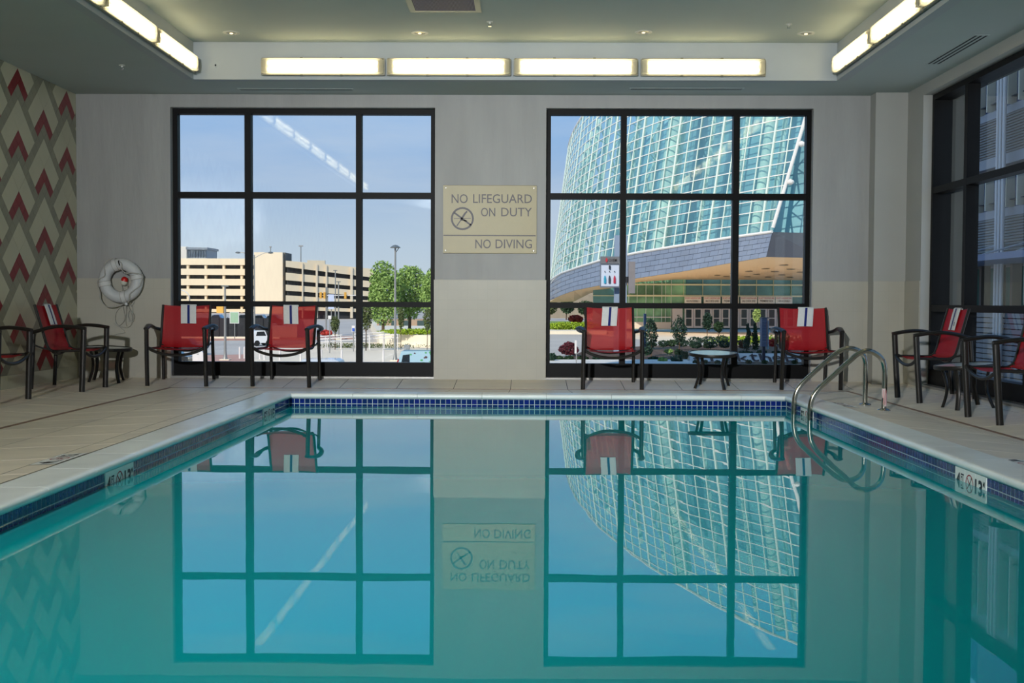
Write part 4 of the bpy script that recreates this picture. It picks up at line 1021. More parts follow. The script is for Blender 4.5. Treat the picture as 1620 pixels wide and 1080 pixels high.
# roof light masts
def mast(lb, p, Y, y0, y1, group, headw=3.2):
    a = at_y(p, y1, Y); c = at_y(p, y0, Y); t = thing('roof_light_mast', lb, 'light', (a.x, Y, a.z), group=group)
    MB().tube([(0, 0, 0), (0, 0, c.z-a.z)], .13, 6).build('mast', gsteel, t); w_ = headw*Y/1818; MB().box(-w_, w_, -.3, .3, c.z-a.z, c.z-a.z+.35).build('light_head', gsteel, t)
mast('thin light mast on the garage roof right of the stair tower', 476, 324, 390, 414, 'garage roof lights'); mast('thin light mast on top of the garage stair tower', 428, 322, 391.5, 400, 'garage roof lights', 1.4)
hr = thing('distant_tower_block', 'distant pale and grey block behind the garage roof', 'building', (px(305, 600), 600, GLZ))
gbox('pale_wing', 262, 295, 390, 487, 600, 20, mat('pale_block', (206,200,190), .8), hr); gbox('grey_wing', 295, 327, 392, 487, 602, 20, mat('grey_block', (128,140,152), .7), hr); gbox('roof_edge', 294, 328, 391.2, 394.5, 600, 22, mat('roof_edge_grey', (112,122,134), .7), hr)
for k in range(7): gbox('window', 298+4.2*k, 300.6+4.2*k, 397.5, 406, 601.3, .5, mat('far_window', (70,84,100), .3), hr)
lo2 = thing('low_grey_building', 'low grey striped building between the garage and the trees', 'building', (px(580, 420), 420, 0))
gbox('wall', 560, 612, 441, 500, 420, 20, mat('low_grey', (150,152,152), .8), lo2)
for k in range(6): gbox('window_strip', 562, 610, 446+6*k, 448.6+6*k, 419.6, .5, mat('far_window', (70,84,100), .3), lo2)
pv = thing('glass_pavilion', 'dark glazed shop front in the shade under the street trees', 'building', (px(650, 175), 175, GLZ+1.35))
gbox('wall', 596, 700, 505, 530, 175, 6, mat('pavilion_wall', (176,150,128), .8), pv)
for a, c in ((600, 609), (619, 624), (638, 648), (660, 682)): gbox('glass_bay', a, c, 507, 530, 174.7, .4, mat('pavilion_glass', (66,84,84), .2), pv)

# ---- street furniture (left)
whitep = mat('white_paint', (226,222,222), .5); blackf = mat('fence_black', (38,40,46), .8)
fe = thing('mesh_fence', 'long black screened fence along the raised car park', 'fence', (px(350, 150), 150, GLZ))
for k in range(14):
    x0, x1 = 262+14*k, 262+14*(k+1)
    if x1 > 442: break
    gbox('fence_panel', x0+.3, x1-.3, 503, 532, 150, .05, blackf, fe); gbox('post', x0-.3, x0+.3, 501.5, 534, 149.9, .15, blackf, fe)
gbox('kerb', 262, 442, 533, 535.5, 149, .6, kerb, fe)
def car(lb, pc, Y, lpx, zb, hgt, body, kind='sedan', rot=0, name='car', face=1, grp=None, cat='car'):
    Lc = lpx*Y/1818; t = thing(name, lb, cat, (px(pc, Y), Y, zb), rot, group=grp); wd = .9
    h = hgt
    if kind == 'van': pr_ = [(-.5,.18),(-.5,.55),(-.47,.92),(-.42,1.0),(.20,1.0),(.34,.66),(.5,.55),(.5,.18)]
    elif kind == 'suv': pr_ = [(-.5,.2),(-.5,.6),(-.42,.95),(-.36,1.0),(.12,1.0),(.24,.66),(.48,.56),(.5,.2)]
    else: pr_ = [(-.5,.2),(-.5,.58),(-.34,.68),(-.20,.98),(.10,1.0),(.26,.68),(.48,.56),(.5,.2)]
    P_ = [(face*x_*Lc, z_*h) for x_, z_ in pr_]
    MB().prism(P_, 2*wd, 'y', -wd).build('body', body, t)
    gl_ = mat('car_glass', (30,36,44), .08)
    cx_ = [(face*x_*Lc, z_*h) for x_, z_ in ((-.36,.66),(-.30,.92),(.08,.94),(.18,.66))]
    MB().prism(cx_, .02, 'y', -wd-.012).build('side_window', gl_, t); MB().prism(cx_, .02, 'y', wd-.008).build('side_window', gl_, t)
    tyre = mat('tyre', (26,26,28), .8)
    for xx in (-.30, .30):
        for yy_ in (-wd-.01, wd-.19): MB().lathe([(0, 0), (.12, -.01), (.30, 0), (.33, .04), (.33, .16), (.30, .2), (0, .2)], (xx*Lc, yy_, .33), 16, 'y').build('wheel', tyre, t, smooth=True)
    MB().box(face*.5*Lc-.03 if face > 0 else -.5*Lc-.01, face*.5*Lc+.01 if face > 0 else -.5*Lc+.03, -wd+.05, wd-.05, .40*h, .52*h).build('front_lights', mat('car_lamp', (210,210,200), .2), t)
    MB().box(-face*.5*Lc-.015, -face*.5*Lc+.015, -wd+.05, wd-.05, .45*h, .60*h).build('rear_lights', mat('car_rear_lamp', (170,24,24), .3), t)
    return t
wcar, kcar, scar, bcar = mat('car_white', (240,242,246), .2, coat=.5), mat('car_black', (24,26,32), .2, coat=.5), mat('car_silver', (150,158,170), .25, .4), mat('car_blue', (60,78,120), .2, coat=.5)
car('white van driving past the black fence behind the middle armchair', 412, 128, 30, GLZ, 1.72, wcar, 'suv', rot=.5)
car('dark suv parked near the white cabinet beyond the first armchair', 296, 106, 52, GLZ, 1.5, kcar, 'suv', grp='cars on the street')
car('dark car at the bottom left corner of the street window', 273, 90, 60, GLZ, 1.12, kcar, grp='cars on the street')
car('pale car whose roof just shows over the window sill behind the middle armchair', 496, 62, 104, GLZ, 1.90, mat('car_pale_blue', (196,208,226), .2, coat=.5), 'suv', face=-1, grp='cars on the street')
for pc, Yc, lb, mm_ in ((300, 166, 'silver car parked behind the black fence, leftmost', scar), (346, 168, 'dark blue car parked behind the fence beside the green sign', bcar), (388, 166, 'black car parked behind the fence right of the green sign', kcar), (414, 168, 'silver car parked behind the fence near the stair tower', scar), (434, 166, 'black car parked at the right end of the fence', kcar)):
    car(lb, pc, Yc, 26+rng.random()*4, GHZ, 1.5, mm_, grp='cars parked behind the fence')
# decorated van
vn = thing('delivery_van', 'pale blue van printed with green foliage at the foot of the plaza lamp', 'van', (px(626, 62), 61, GLZ)); vb = mat('van_blue', (170,204,222), .25, coat=.4)
MB().prism([(.0, .35), (.10, 1.5), (.42, 2.36), (4.0, 2.40), (4.4, 1.5), (4.9, 1.2), (5.0, .35)], 1.9, 'y', 0).build('body', vb, vn)
MB().prism([(.36, 1.45), (.50, 2.16), (.86, 2.20), (.86, 1.45)], .02, 'y', -.015).build('side_window', mat('car_glass', (30,36,44), .08), vn)
MB().prism([(-.02, 1.0), (.09, 1.55), (.24, 1.95), (.30, 1.95), (.20, 1.5), (.10, 1.0)], .03, 'y', -.02).build('tail_lamp', mat('car_rear_lamp', (170,24,24), .3), vn)
lf = MB(); lf2 = MB(); r_ = random.Random(3)
for k in range(70):
    cx_, cz_ = .55+4.0*r_.random(), 1.15+1.2*r_.random()**.8; n_ = 6; s_ = .03+.09*r_.random()
    (lf if r_.random() < .72 else lf2).add([(cx_+s_*(1+.4*r_.random())*math.cos(2*PI*i/n_), -.006-.0002*k, cz_+s_*(.7+.5*r_.random())*math.sin(2*PI*i/n_)) for i in range(n_)], [tuple(range(n_))])
lf.build('foliage_print', mat('print_green', (92,168,112), .4), vn, fix=False)['kind'] = 'stuff'; lf2.build('dark_print', mat('print_brown', (84,56,60), .4), vn, fix=False)['kind'] = 'stuff'
for xx in (.95, 3.9): MB().lathe([(0, 0), (.3, 0), (.34, .04), (.34, .2), (0, .2)], (xx, -.02, .34), 16, 'y').build('wheel', mat('tyre', (26,26,28), .8), vn, smooth=True)
cb = thing('utility_cabinet', 'white street cabinet with rounded top behind the first armchair legs', 'cabinet', (px(312.5, 89), 89, GLZ))
MB().prism([(-.42, 0), (-.42, .95), (-.30, 1.06), (.30, 1.06), (.42, .95), (.42, 0)], .5, 'y', 0).build('housing', whitep, cb); MB().box(-.08, .08, -.02, 0, .82, .88).build('plate', gsteel, cb)
for i, (p, yb) in enumerate(((379, 566), (386.5, 566), (411, 567), (418, 568), (442.5, 569), (475.5, 571), (508, 571), (540.5, 571.5), (573.8, 572), (606.5, 572))):
    Y_ = 1818*5.0/(yb-474); t = MB(); t.tube([(0, 0, 0), (0, 0, .98)], .085, 8).tube([(0, 0, .98), (0, 0, 1.03)], [.085, .03], 8); o_ = t.build('bollard', whitep, None, smooth=True, loc=(px(p, Y_), Y_, GLZ+.02))
    nm = ('first', 'second', 'third', 'fourth', 'fifth', 'sixth', 'seventh', 'eighth', 'ninth', 'tenth')[i]
    tag(o_, 'slim white bollard on the plaza, %s from the left' % nm, 'bollard', 'white bollards on the plaza')
def lamp_post(lb, p, Y, y_top, kind, gz=GLZ, grp=None):
    z1 = zy(y_top, Y, p)-gz; t = thing('street_lamp', lb, 'lamp', (px(p, Y), Y, gz), group=grp)
    MB().tube([(0, 0, 0), (0, 0, .35), (0, 0, .9), (0, 0, z1)], [.26, .15, .11, .075], 10).build('pole', gsteel, t, smooth=True); MB().box(-.4, .4, -.4, .4, -.02, .12).build('base', kerb, t)
    hm = mat('lamp_head_grey', (126,130,128), .4, .4)
    if kind == 'disc': MB().lathe([(0, .0), (.42, -.04), (.44, 0), (.20, .18), (0, .22)], (0, 0, z1-.02), 20).build('lamp_head', hm, t, smooth=True); MB().tube([(0, 0, z1-.5), (.3, 0, z1-.05)], .03, 6).build('brace', hm, t)
    if kind == 'double':
        for s_ in (-1, 1):
            MB().tube(smoothpath([(0, 0, z1-.4), (s_*.6, 0, z1-.05), (s_*1.3, 0, z1+.25), (s_*1.7, 0, z1+.28)], 4), .05, 6).build('arm', gsteel, t, smooth=True)
            MB().lathe([(0, -.12), (.30, -.06), (.34, 0), (.18, .12), (0, .14)], (s_*2.0, 0, z1+.26), 14).build('lamp_head', hm, t, smooth=True)
    if kind == 'small': MB().box(-.28, .28, -.12, .12, z1-.02, z1+.10).build('lamp_head', hm, t)
    if kind == 'curved':
        MB().tube(smoothpath([(0, 0, z1-.1), (-.25, 0, z1+.5), (-.9, 0, z1+.9), (-1.5, 0, z1+1.0)], 4), .06, 6).build('arm', whitep, t, smooth=True); MB().box(-2.1, -1.4, -.15, .15, z1+.92, z1+1.06).build('lamp_head', whitep, t)
lamp_post('slim grey lamp post on the brick walk right of the first armchair', 356, 96, 453, 'small')
lamp_post('double armed street lamp in front of the garage stair tower', 402.5, 140, 403, 'double')
lamp_post('tall plaza lamp with disc head in front of the green trees', 625.3, 96, 391, 'disc')
lamp_post('white street lamp with curved arm at the left edge of the street window', 300, 152, 470, 'curved')
lamp_post('thin street lamp between the traffic signals', 530.5, 170, 428, 'small')
lamp_post('thin street lamp left of the window post near the garage', 535.5, 150, 446, 'small')
def sign_on_post(name, lb, p, Y, x0, x1, y0, y1, mm_, gz, ybase=None, pw=.05, border=None, cat='sign', thick=.08):
    t = thing(name, lb, cat, (px(p, Y), Y, gz)); o_ = t.location
    MB().tube([(0, .06, 0), (0, .06, zy((y0+y1)/2, Y, p)-gz)], pw, 8).build('post', gsteel, t, smooth=True)
    if border: gbox('border', x0-1, x1+1, y0-1, y1+1, Y-.01, thick, border, t)
    gbox('panel', x0, x1, y0, y1, Y-.03, thick, mm_, t); return t
sign_on_post('green_street_sign', 'pale green sign with white border on a grey post', 371, 146, 364.5, 377, 494, 510.5, mat('sign_pale_green', (158,190,160), .4), GLZ, border=whitep)
sign_on_post('banner_sign', 'pale blue street banner between the traffic signals', 524, 126, 519, 528.5, 465.5, 489, mat('banner_blue', (188,198,226), .6), GLZ)
sign_on_post('notice_board', 'small white notice left of the young street tree', 521.5, 110, 519, 524, 499, 504.5, whitep, GLZ)
sign_on_post('parking_sign', 'small blue and white accessible parking sign by the railing', 559, 114, 556.5, 561.5, 515, 525, whitep, GLZ)
MB_ = at_y(559, 521.5, 113.9); tag(MB().box(-.11, .11, -.05, .0, -.14, .16).build('parking_symbol', mat('symbol_blue', (40,90,190), .5), None, loc=(MB_.x, 113.93, MB_.z)), 'blue symbol plate on the accessible parking sign', 'sign')
yl = mat('signal_yellow', (216,160,60), .5)
ts = thing('traffic_signal', 'yellow traffic signals hanging from a mast arm before the garage', 'traffic light', (px(516, 165), 165, GLZ))
MB().tube([(0, 0, 0), (0, 0, zy(455, 165)-GLZ)], .12, 8).build('pole', gsteel, ts); zz = zy(468.5, 165)-GLZ
MB().tube([(-1.0, 0, zz), (5.4, 0, zz)], .07, 6).build('mast_arm', whitep, ts)
for xx in (-.75, -.2, 2.8): MB().rbox(xx-.17, xx+.17, -.3, -.1, zz-.45, zz+.45, .04).build('signal_head', yl, ts)
ra = thing('white_railing', 'long white pipe railing climbing across the plaza', 'railing', (px(505, 120), 120, GLZ))
def rl(p, y, Y=120): q = at_y(p, y, Y); return (q.x-ra.location.x, Y-120, q.z-GLZ)
for ya, yb_ in ((532.5, 525), (537, 529.5)): MB().tube([rl(503, ya), rl(608, yb_)], .045, 6).build('rail', whitep, ra)
for ya, yb_ in ((536, 529), (541, 533.5)): MB().tube([rl(503, ya, 117), rl(630, yb_, 117)], .045, 6).build('rail', whitep, ra)
for p in (515, 539, 560, 584, 608): q = rl(p, 533-(p-515)*.075); MB().tube([(q[0], 0, 0), q], .045, 6).build('rail_post', whitep, ra)
for p in (518, 540, 563, 585, 606, 629): q = rl(p, 536-(p-515)*.06, 117); MB().tube([(q[0], -3, 0), q], .045, 6).build('rail_post', whitep, ra)
tag(MB().box(-.28, .28, 0, .3, 0, .75).build('waste_bin', mat('bin_grey', (120,126,132), .6), None, loc=(px(643.5, 112), 112, GLZ+.03)), 'dark grey bin on the plaza right of the tall lamp', 'bin')
# ================================================================ the glass arena
ar = thing('glass_arena', 'round glass arena with white mullion rings and a swooping metal band', 'building', (0, 0, 0))
RA = 60.0
def AC(th, z, r=RA):
    q = math.radians(th); return Vector((2.7+.13*(z-.9)+RA-r*math.cos(q), 150-r*math.sin(q), z))
def proj(p):
    d = p-CAM; k = d.dot(CF); return 810+FPX*d.dot(CR)/k, 540-FPX*d.dot(CU)/k
def ringz(z0, th): return .896+z0*(1+.0015*th)+.07*th+1.2*(1-math.exp(-max(th, -3)/12))
def ztop(th): return .896+20.3+.2*max(th, 0)
def pole_px(y): return 1277-(y-182)*55/185
def th_end(z0):
    th = 60
    lo_, hi_ = 10, 70
    for _ in range(40):
        m_ = (lo_+hi_)/2; x, y = proj(AC(m_, ringz(z0, m_)))
        if x > pole_px(y): hi_ = m_
        else: lo_ = m_
    return lo_
ringw = mat('mullion_white', (236,232,228), .5); mint = mat('mullion_mint', (220,234,222), .5); mint2 = mat('inner_steel_mint', (226,238,224), .5)
ag = bpy.data.materials.new('arena_glass'); ag.use_nodes = True; t = ag.node_tree; b_ = t.nodes['Principled BSDF']; b_.inputs['Base Color'].default_value = srgb(150,196,204); b_.inputs['Roughness'].default_value = .08; b_.inputs['Metallic'].default_value = .35
o_ = t.nodes['Material Output']; tr = N(t, 'ShaderNodeBsdfTransparent'); tr.inputs[0].default_value = (.80, .95, .96, 1); mx_ = N(t, 'ShaderNodeMixShader'); oi = N(t, 'ShaderNodeObjectInfo'); rg = N(t, 'ShaderNodeMapRange')
rg.inputs['To Min'].default_value = .58; rg.inputs['To Max'].default_value = .84
t.links.new(oi.outputs['Random'], rg.inputs['Value']); t.links.new(rg.outputs[0], mx_.inputs[0]); t.links.new(b_.outputs[0], mx_.inputs[1]); t.links.new(tr.outputs[0], mx_.inputs[2]); t.links.new(mx_.outputs[0], o_.inputs[0])
objrand(ag, .12)
Z0 = [1.95+.98*k for k in range(0, 28)]
ends = [th_end(z) for z in Z0]
for z0, te in zip(Z0, ends):
    ts = -6
    while ts < te and ringz(z0, ts) > ztop(ts): ts += .5
    if te-ts < 1: continue
    pts = [AC(ts+(te-ts)*i/40, ringz(z0, ts+(te-ts)*i/40)) for i in range(41)]
    MB().tube(pts, .06, 4, up=(0, 0, 1)).build('ring_mullion', ringw, ar)
STEP = 1.45
ths = [-5+STEP*k for k in range(46)]
for k, th in enumerate(ths):
    # lowest ring that reaches this far round
    zl = [z for z, te in zip(Z0, ends) if te > th]
    if not zl: continue
    za, zb2 = ringz(zl[0], th), ztop(th)
    MB().tube([AC(th, za, RA+.02), AC(th, zb2, RA+.02)], (.13 if k % 4 == 3 else .065)*(.4+.6*min(1, max(0, th)/26)), 4).build('mullion', mint, ar)
# panes: the 300 nearest as pieces, the rest joined
pn = []
for i in range(len(Z0)-1):
    for k in range(len(ths)-1):
        a, c = ths[k], ths[k+1]
        if ends[i] < a: continue
        if ringz(Z0[i], a) > ztop(a): continue
        c2 = min(c, ends[i]); c3 = min(c, ends[i+1]) if ends[i+1] > a else a
        q = [AC(a, ringz(Z0[i], a), RA-.05), AC(c2, ringz(Z0[i], c2), RA-.05), AC(c3, min(ringz(Z0[i+1], c3), ztop(c3)), RA-.05), AC(a, min(ringz(Z0[i+1], a), ztop(a)), RA-.05)]
        x, y = proj((q[0]+q[2])/2); vis = 868 < x < 1282 and 178 < y < 480
        w_ = abs(proj(q[1])[0]-proj(q[0])[0]); pn.append((-w_ if vis else 1, len(pn), q))
pn.sort(key=lambda v: (v[0], v[1])); rest = MB()
for j, (_, _, q) in enumerate(pn):
    if j < 290: MB().face(q).build('pane', ag, ar, fix=False)
    else: rest.face(q)
MB().tube([AC(th_, ztop(th_)) for th_ in range(-6, 56, 2)], .14, 6).build('top_edge', ringw, ar)
rest.build('panes_beyond', ag, ar, fix=False)['kind'] = 'stuff'
# inside: back wall, floors, columns and trusses
inm = mat('arena_inner_wall', (146,188,200), .8, var=.30, scale=.12)
b = MB()
for k in range(40):
    a, c = -8+1.9*k, -8+1.9*(k+1); b.face([AC(a, ringz(1.6, a), RA-7), AC(c, ringz(1.6, c), RA-7), AC(c, ztop(c)-.5, RA-7), AC(a, ztop(a)-.5, RA-7)])
b.build('inner_wall', inm, ar, fix=False)
for k in range(16):
    th = -3+STEP*3*k+.4; z1 = ztop(th)-.3
    MB().tube([AC(th, ringz(1.9, th), RA-2.2), AC(th, z1, RA-2.2)], .26, 6).build('inner_column', mint2, ar)
    if k < 15:
        for j in range(8):
            if 6+4.2*j+.06*th+4 > z1: break
            zb_ = 6+4.2*j+.06*th; q0 = AC(th, zb_, RA-2.2)
            MB().tube([q0, AC(th+1.3, zb_+2.0, RA-.6), AC(th, zb_+4.0, RA-2.2)], .11, 4).build('truss_brace', mint2, ar)
            MB().tube([AC(th, zb_, RA-2.2), AC(th+STEP*1.2, zb_+.2, RA-.4)], .09, 4).build('truss_brace', mint2, ar)
def th_at(pxx, z):
    lo_, hi_ = -3, 70
    for _ in range(40):
        m_ = (lo_+hi_)/2
        if proj(AC(m_, z))[0] > pxx: hi_ = m_
        else: lo_ = m_
    return lo_
for pxx, w_ in ((1042, .75), (1196, .45)):
    th = th_at(pxx, 12); MB().tube([AC(th, ringz(1.9, th), RA-.9), AC(th, ztop(th)-.3, RA-.9)], w_, 12).build('great_column', mint2, ar, smooth=True)
# slanted white edge post
pp = []
for y in range(60, 372, 12):
    lo_, hi_ = 10, 70; z = None
    th = 45
    for _ in range(60):
        P_ = AC(th, 0); z = None
        zz = 8
        for __ in range(12):
            q = AC(th, zz); k = (q-CAM).dot(CF); zz = zz+((proj(q)[1]-y))*k/FPX
        x = proj(AC(th, zz))[0]; th += (pole_px(y)-x)*.03
    pp.append(AC(th, zz, RA+.15))
MB().tube(pp, .17, 8).build('edge_post', ringw, ar, smooth=True)
for f_ in (7, 14, 19, 3): MB().lathe([(0, -.3), (.3, -.15), (.36, 0), (.3, .15), (0, .3)], tuple(pp[f_]+Vector((.35, 0, 0))), 12).build('post_joint', ringw, ar, smooth=True)
# metal band below the glass
def ray_cyl(x, y, r=RA):
    d = CF*FPX+CR*(x-810)-CU*(y-540); k = 60.0/d.y; best = None
    lo_ = None; prev = None
    for i in range(900):
        Y = 60+i*.1; P_ = CAM+d*(Y/d.y); cx_ = 2.7+.13*(P_.z-.9)+RA; f_ = (P_.x-cx_)**2+(P_.y-150)**2-r*r
        if f_ <= 0: return P_
        if best is None or f_ < best[0]: best = (f_, P_)
    return best[1]
def interp(tab, x):
    for (a, ya), (c, yc) in zip(tab[:-1], tab[1:]):
        if x <= c: return ya+(yc-ya)*(x-a)/(c-a)
    return tab[-1][1]
TOPL = [(868, 446), (887, 433), (915, 423), (949, 412.5), (1008, 400), (1080, 388), (1156, 375.8), (1222, 366.8)]
BOTL = [(868, 476), (890, 466), (909, 459.5), (949, 451.5), (1009, 440), (1080, 429.4), (1155, 416.2), (1213, 406.2)]
BACK = [(868, 478), (909, 477), (932, 464), (970, 455), (1010, 446), (1070, 442), (1160, 442.3), (1290, 443.5)]
zinc = objrand(mat('zinc_panel', (146,152,166), .35, .35, var=.06, scale=.5), .06)
b = MB(); NX = 26; NR = 5
grid = []
for i in range(NX*2+1):
    f_ = i/(NX*2); x = 868+(1217.5-868)*f_
    yt, yb_ = interp(TOPL, x), interp(BOTL, min(x, 1213))
    xt, xb = 868+(1222-868)*f_, 868+(1212.5-868)*f_
    A_, B_ = ray_cyl(xt, interp(TOPL, xt)), ray_cyl(xb, interp(BOTL, xb)); grid.append((A_, B_))
def gp(i, v): A_, B_ = grid[i]; return A_+(B_-A_)*v
MB().add([gp(i, v)+Vector((0, .10, 0)) for i in range(NX*2+1) for v in (0, 1)], [(2*i, 2*i+1, 2*i+3, 2*i+2) for i in range(NX*2)]).build('band_backing', mat('band_joint', (96,98,116), .6), ar, fix=False)
for r in range(NR):
    v0, v1 = r/NR+.006, (r+1)/NR-.006; off = r % 2
    for k in range(-1, NX):
        i0, i2 = 2*k+off, 2*k+2+off; i0c, i2c = max(0, i0), min(NX*2, i2)
        if i2c <= i0c: continue
        def gg(i, v, s_): 
            p = gp(i, v); q = gp(min(NX*2, i+1), v) if s_ > 0 else gp(max(0, i-1), v); return p+(q-p)*.02
        vs = [gg(i0c, v0, 1), gg(i2c, v0, -1), gg(i2c, v1, -1), gg(i0c, v1, 1)]; mid0 = gp((i0c+i2c)//2, v0); mid1 = gp((i0c+i2c)//2, v1)
        out_ = Vector((-.02, -.05, 0))
        fr_ = [vs[0]+out_, mid0+out_, vs[1]+out_, vs[2]+out_*1.6, mid1+out_*1.6, vs[3]+out_*1.6]; bk_ = [vs[0], mid0, vs[1], vs[2], mid1, vs[3]]
        if i2c-i0c < 2: fr_ = [fr_[0], fr_[2], fr_[3], fr_[5]]; bk_ = [bk_[0], bk_[2], bk_[3], bk_[5]]
        n = len(fr_)
        mb_ = MB(); mb_.add(fr_+bk_, [tuple(range(n))]+[(i, (i+1) % n, n+(i+1) % n, n+i) for i in range(n)]); mb_.build('metal_panel', zinc, ar, fix=False)
MB().tube([gp(i, -.01)+Vector((-.05, -.1, 0)) for i in range(NX*2+1)], .14, 6).build('band_cap', ringw, ar, smooth=True)
# return wall right of the band, soffit, entrance
dkz = mat('return_wall_metal', (104,104,112), .5, .2, var=.04, scale=.4)
YE = 130.0
A_, B_ = gp(NX*2, 0), gp(NX*2, 1); C_, D_ = at_y(1302, 369, 112), at_y(1302, 408.5, 112)
MB().add([A_, B_, D_, C_]+[p+Vector((0, 1, 0)) for p in (A_, B_, D_, C_)], [(0,1,2,3),(7,6,5,4),(0,3,7,4),(1,5,6,2)]).build('return_wall', dkz, ar)
beige = mat('soffit_beige', (232,204,166), .8, var=.04, scale=.1)
b = MB(); fr = [gp(i, 1) for i in range(0, NX*2+1, 2)]+[D_]; bkp = []
for p in fr:
    x, y = proj(p); x = min(x, 1300)
    bkp.append(at_y(x, interp(BACK, x), YE if x > 990 else min(YE+12, YE+(990-x)*.16)))
b.add([q for pr_ in zip(fr, bkp) for q in pr_], [(2*i, 2*i+1, 2*i+3, 2*i+2) for i in range(len(fr)-1)]); b.build('soffit', beige, ar, fix=False)
rec = mat('soffit_recess', (142,130,110), .8)
for x, y, w_ in ((1240, 419, 15), (1209.5, 424.3, 14), (1251, 425.2, 14), (1184, 428.5, 13), (1226, 429.3, 13), (1266, 430, 12), (1160, 432, 11), (1196, 433, 12), (1237, 434, 12), (1150, 437, 11), (1182, 437, 11), (1215, 437.6, 11), (1250, 438, 11), (1280, 421, 14), (1136, 435, 10)):
    # point on the soffit sheet under this direction
    f_ = (y-interp(BOTL, min(x, 1213)))/(interp(BACK, x)-interp(BOTL, min(x, 1213))); fx = min(fr, key=lambda p: abs(proj(p)[0]-x)); F1 = fx if x < 1213 else at_y(x, 407.2, 107); B1 = at_y(x, interp(BACK, x), YE)
    best = min((F1+(B1-F1)*(q/60) for q in range(61)), key=lambda p: abs(proj(p)[1]-y)); r_ = w_/2*best.y/1818
    sl = (B1-F1).normalized(); mb_ = MB(); mb_.add([best+Vector((r_*math.cos(2*PI*i/20), 0, 0))+sl*(r_*1.1*math.sin(2*PI*i/20))+Vector((0, 0, -.05)) for i in range(20)], [tuple(range(20))]); mb_.build('soffit_recess', rec, ar, fix=False)
eg = mat('entrance_glass', (158,206,160), .12, .1, var=.55, scale=.35); egd = mat('entrance_glass_dark', (100,146,140), .12, .1, var=.5, scale=.3); cm = mat('entrance_mullion', (246,240,200), .5); dg = mat('door_frame_grey', (214,208,204), .5); dgl = mat('door_glass_dark', (44,56,56), .15, var=.3, scale=.5)
def ebox(name, x0, x1, y0, y1, m, Y=YE, d=.3): return gbox(name, x0, x1, y0, y1, Y, d, m, ar)
ebox('entrance_glazing', 985, 1085, 440, 520, eg, YE+.3); ebox('entrance_glazing', 1085, 1275, 440, 488, egd, YE+.3); ebox('inner_core', 950, 1310, 430, 522, mat('core_dark', (70,90,80), .8, var=.3, scale=.2), YE+16, .5)
ebox('entrance_glazing', 938, 985, 455, 512, egd, YE+4)
for x in (995, 1008, 1022, 1034, 1047, 1053, 1062): ebox('entrance_mullion', x-.7, x+.7, 442, 510, mint, YE)
for x in (1082, 1112, 1141, 1170, 1197, 1224, 1252): ebox('entrance_mullion', x-.4, x+.4, 441, 468, cm, YE)
for y in (450.3, 468): ebox('entrance_rail', 985, 1272, y-.6, y+.6, cm, YE-.1)
ebox('entrance_rail', 938, 985, 467, 468.2, cm, YE+3.8); ebox('entrance_rail', 985, 1062, 501, 502, ringw, YE-.1)
ebox('slanted_post', 1272, 1276, 444, 512, mat('post_brown', (140,122,104), .6), YE-.3)
ebox('plinth', 985, 1062, 509.5, 519.5, mat('plinth_concrete', (214,204,190), .8), YE-.4)
ebox('grey_panel', 1063.5, 1080, 487, 520, dg, YE-.3); ebox('head_wall', 1062, 1290, 480.5, 488, dg, YE-.2)
ban = mat('banner_cream', (252,244,228), .7); bred = mat('banner_red', (196,72,64), .6); bink = mat('banner_ink', (64,54,54), .6)
for x0, wd in ((1083, 'ADA ACCESSIBLE >'), (1113.5, 'BAG CHECK LINES'), (1142.5, 'PREMIERE SIDE'), (1171.5, 'BAG CHECK LINES'), (1199.5, 'PREMIERE SIDE'), (1227, '< ADA ACCESSIBLE >')):
    x1 = x0+26.5; bo = ebox('banner', x0, x1, 469, 481.5, ban, YE-.6, .1); tt_ = MB(); mf = lambda u, v: (u, YE-.62, v); a, c = at_y(x0+1, 472.6, YE-.62), at_y(x1-1, 470.4, YE-.62); put_text(tt_, 'SECURITY CHECKPOINT AREA', mf, a.x, c.x, a.z, c.z); tt_.build('red_line', bred, bo, fix=False)
    tt_ = MB(); a, c = at_y(x0+3, 477.5, YE-.62), at_y(x1-3, 474.5, YE-.62); put_text(tt_, wd, mf, a.x, c.x, a.z, c.z); tt_.build('text_line', bink, bo, fix=False)
x = 1083
k = 0
while x < 1268:
    dr = ebox('entrance_door', x, x+14.2, 487.5, 518.5, dg, YE-.35, .12); gbox('door_glass', x+2.4, x+11.0, 489.5, 502.5, YE-.37, .1, dgl, dr); gbox('door_glass', x+2.4, x+11.0, 504, 515.5, YE-.37, .1, dgl, dr); x += 14.6; k += 1
# recessed curtain wall right of the slanted post
rcg = mat('recess_glass', (112,158,168), .1, .2, var=.2, scale=.2)
rp_w = gbox('recess_glazing', 1215, 1300, 120, 372, 128, .3, rcg, ar)
for k in range(14): gbox('recess_rail', 1215, 1300, 176+17.2*k, 177.2+17.2*k, 127.8, .2, ringw, ar)
gbox('recess_column', 1257.5, 1265.5, 120, 372, 127, .6, mat('recess_column_green', (178,194,160), .6), ar); gbox('recess_figure', 1267, 1272, 225, 292, 127.7, .1, mat('recess_dark', (60,72,76), .5), ar)

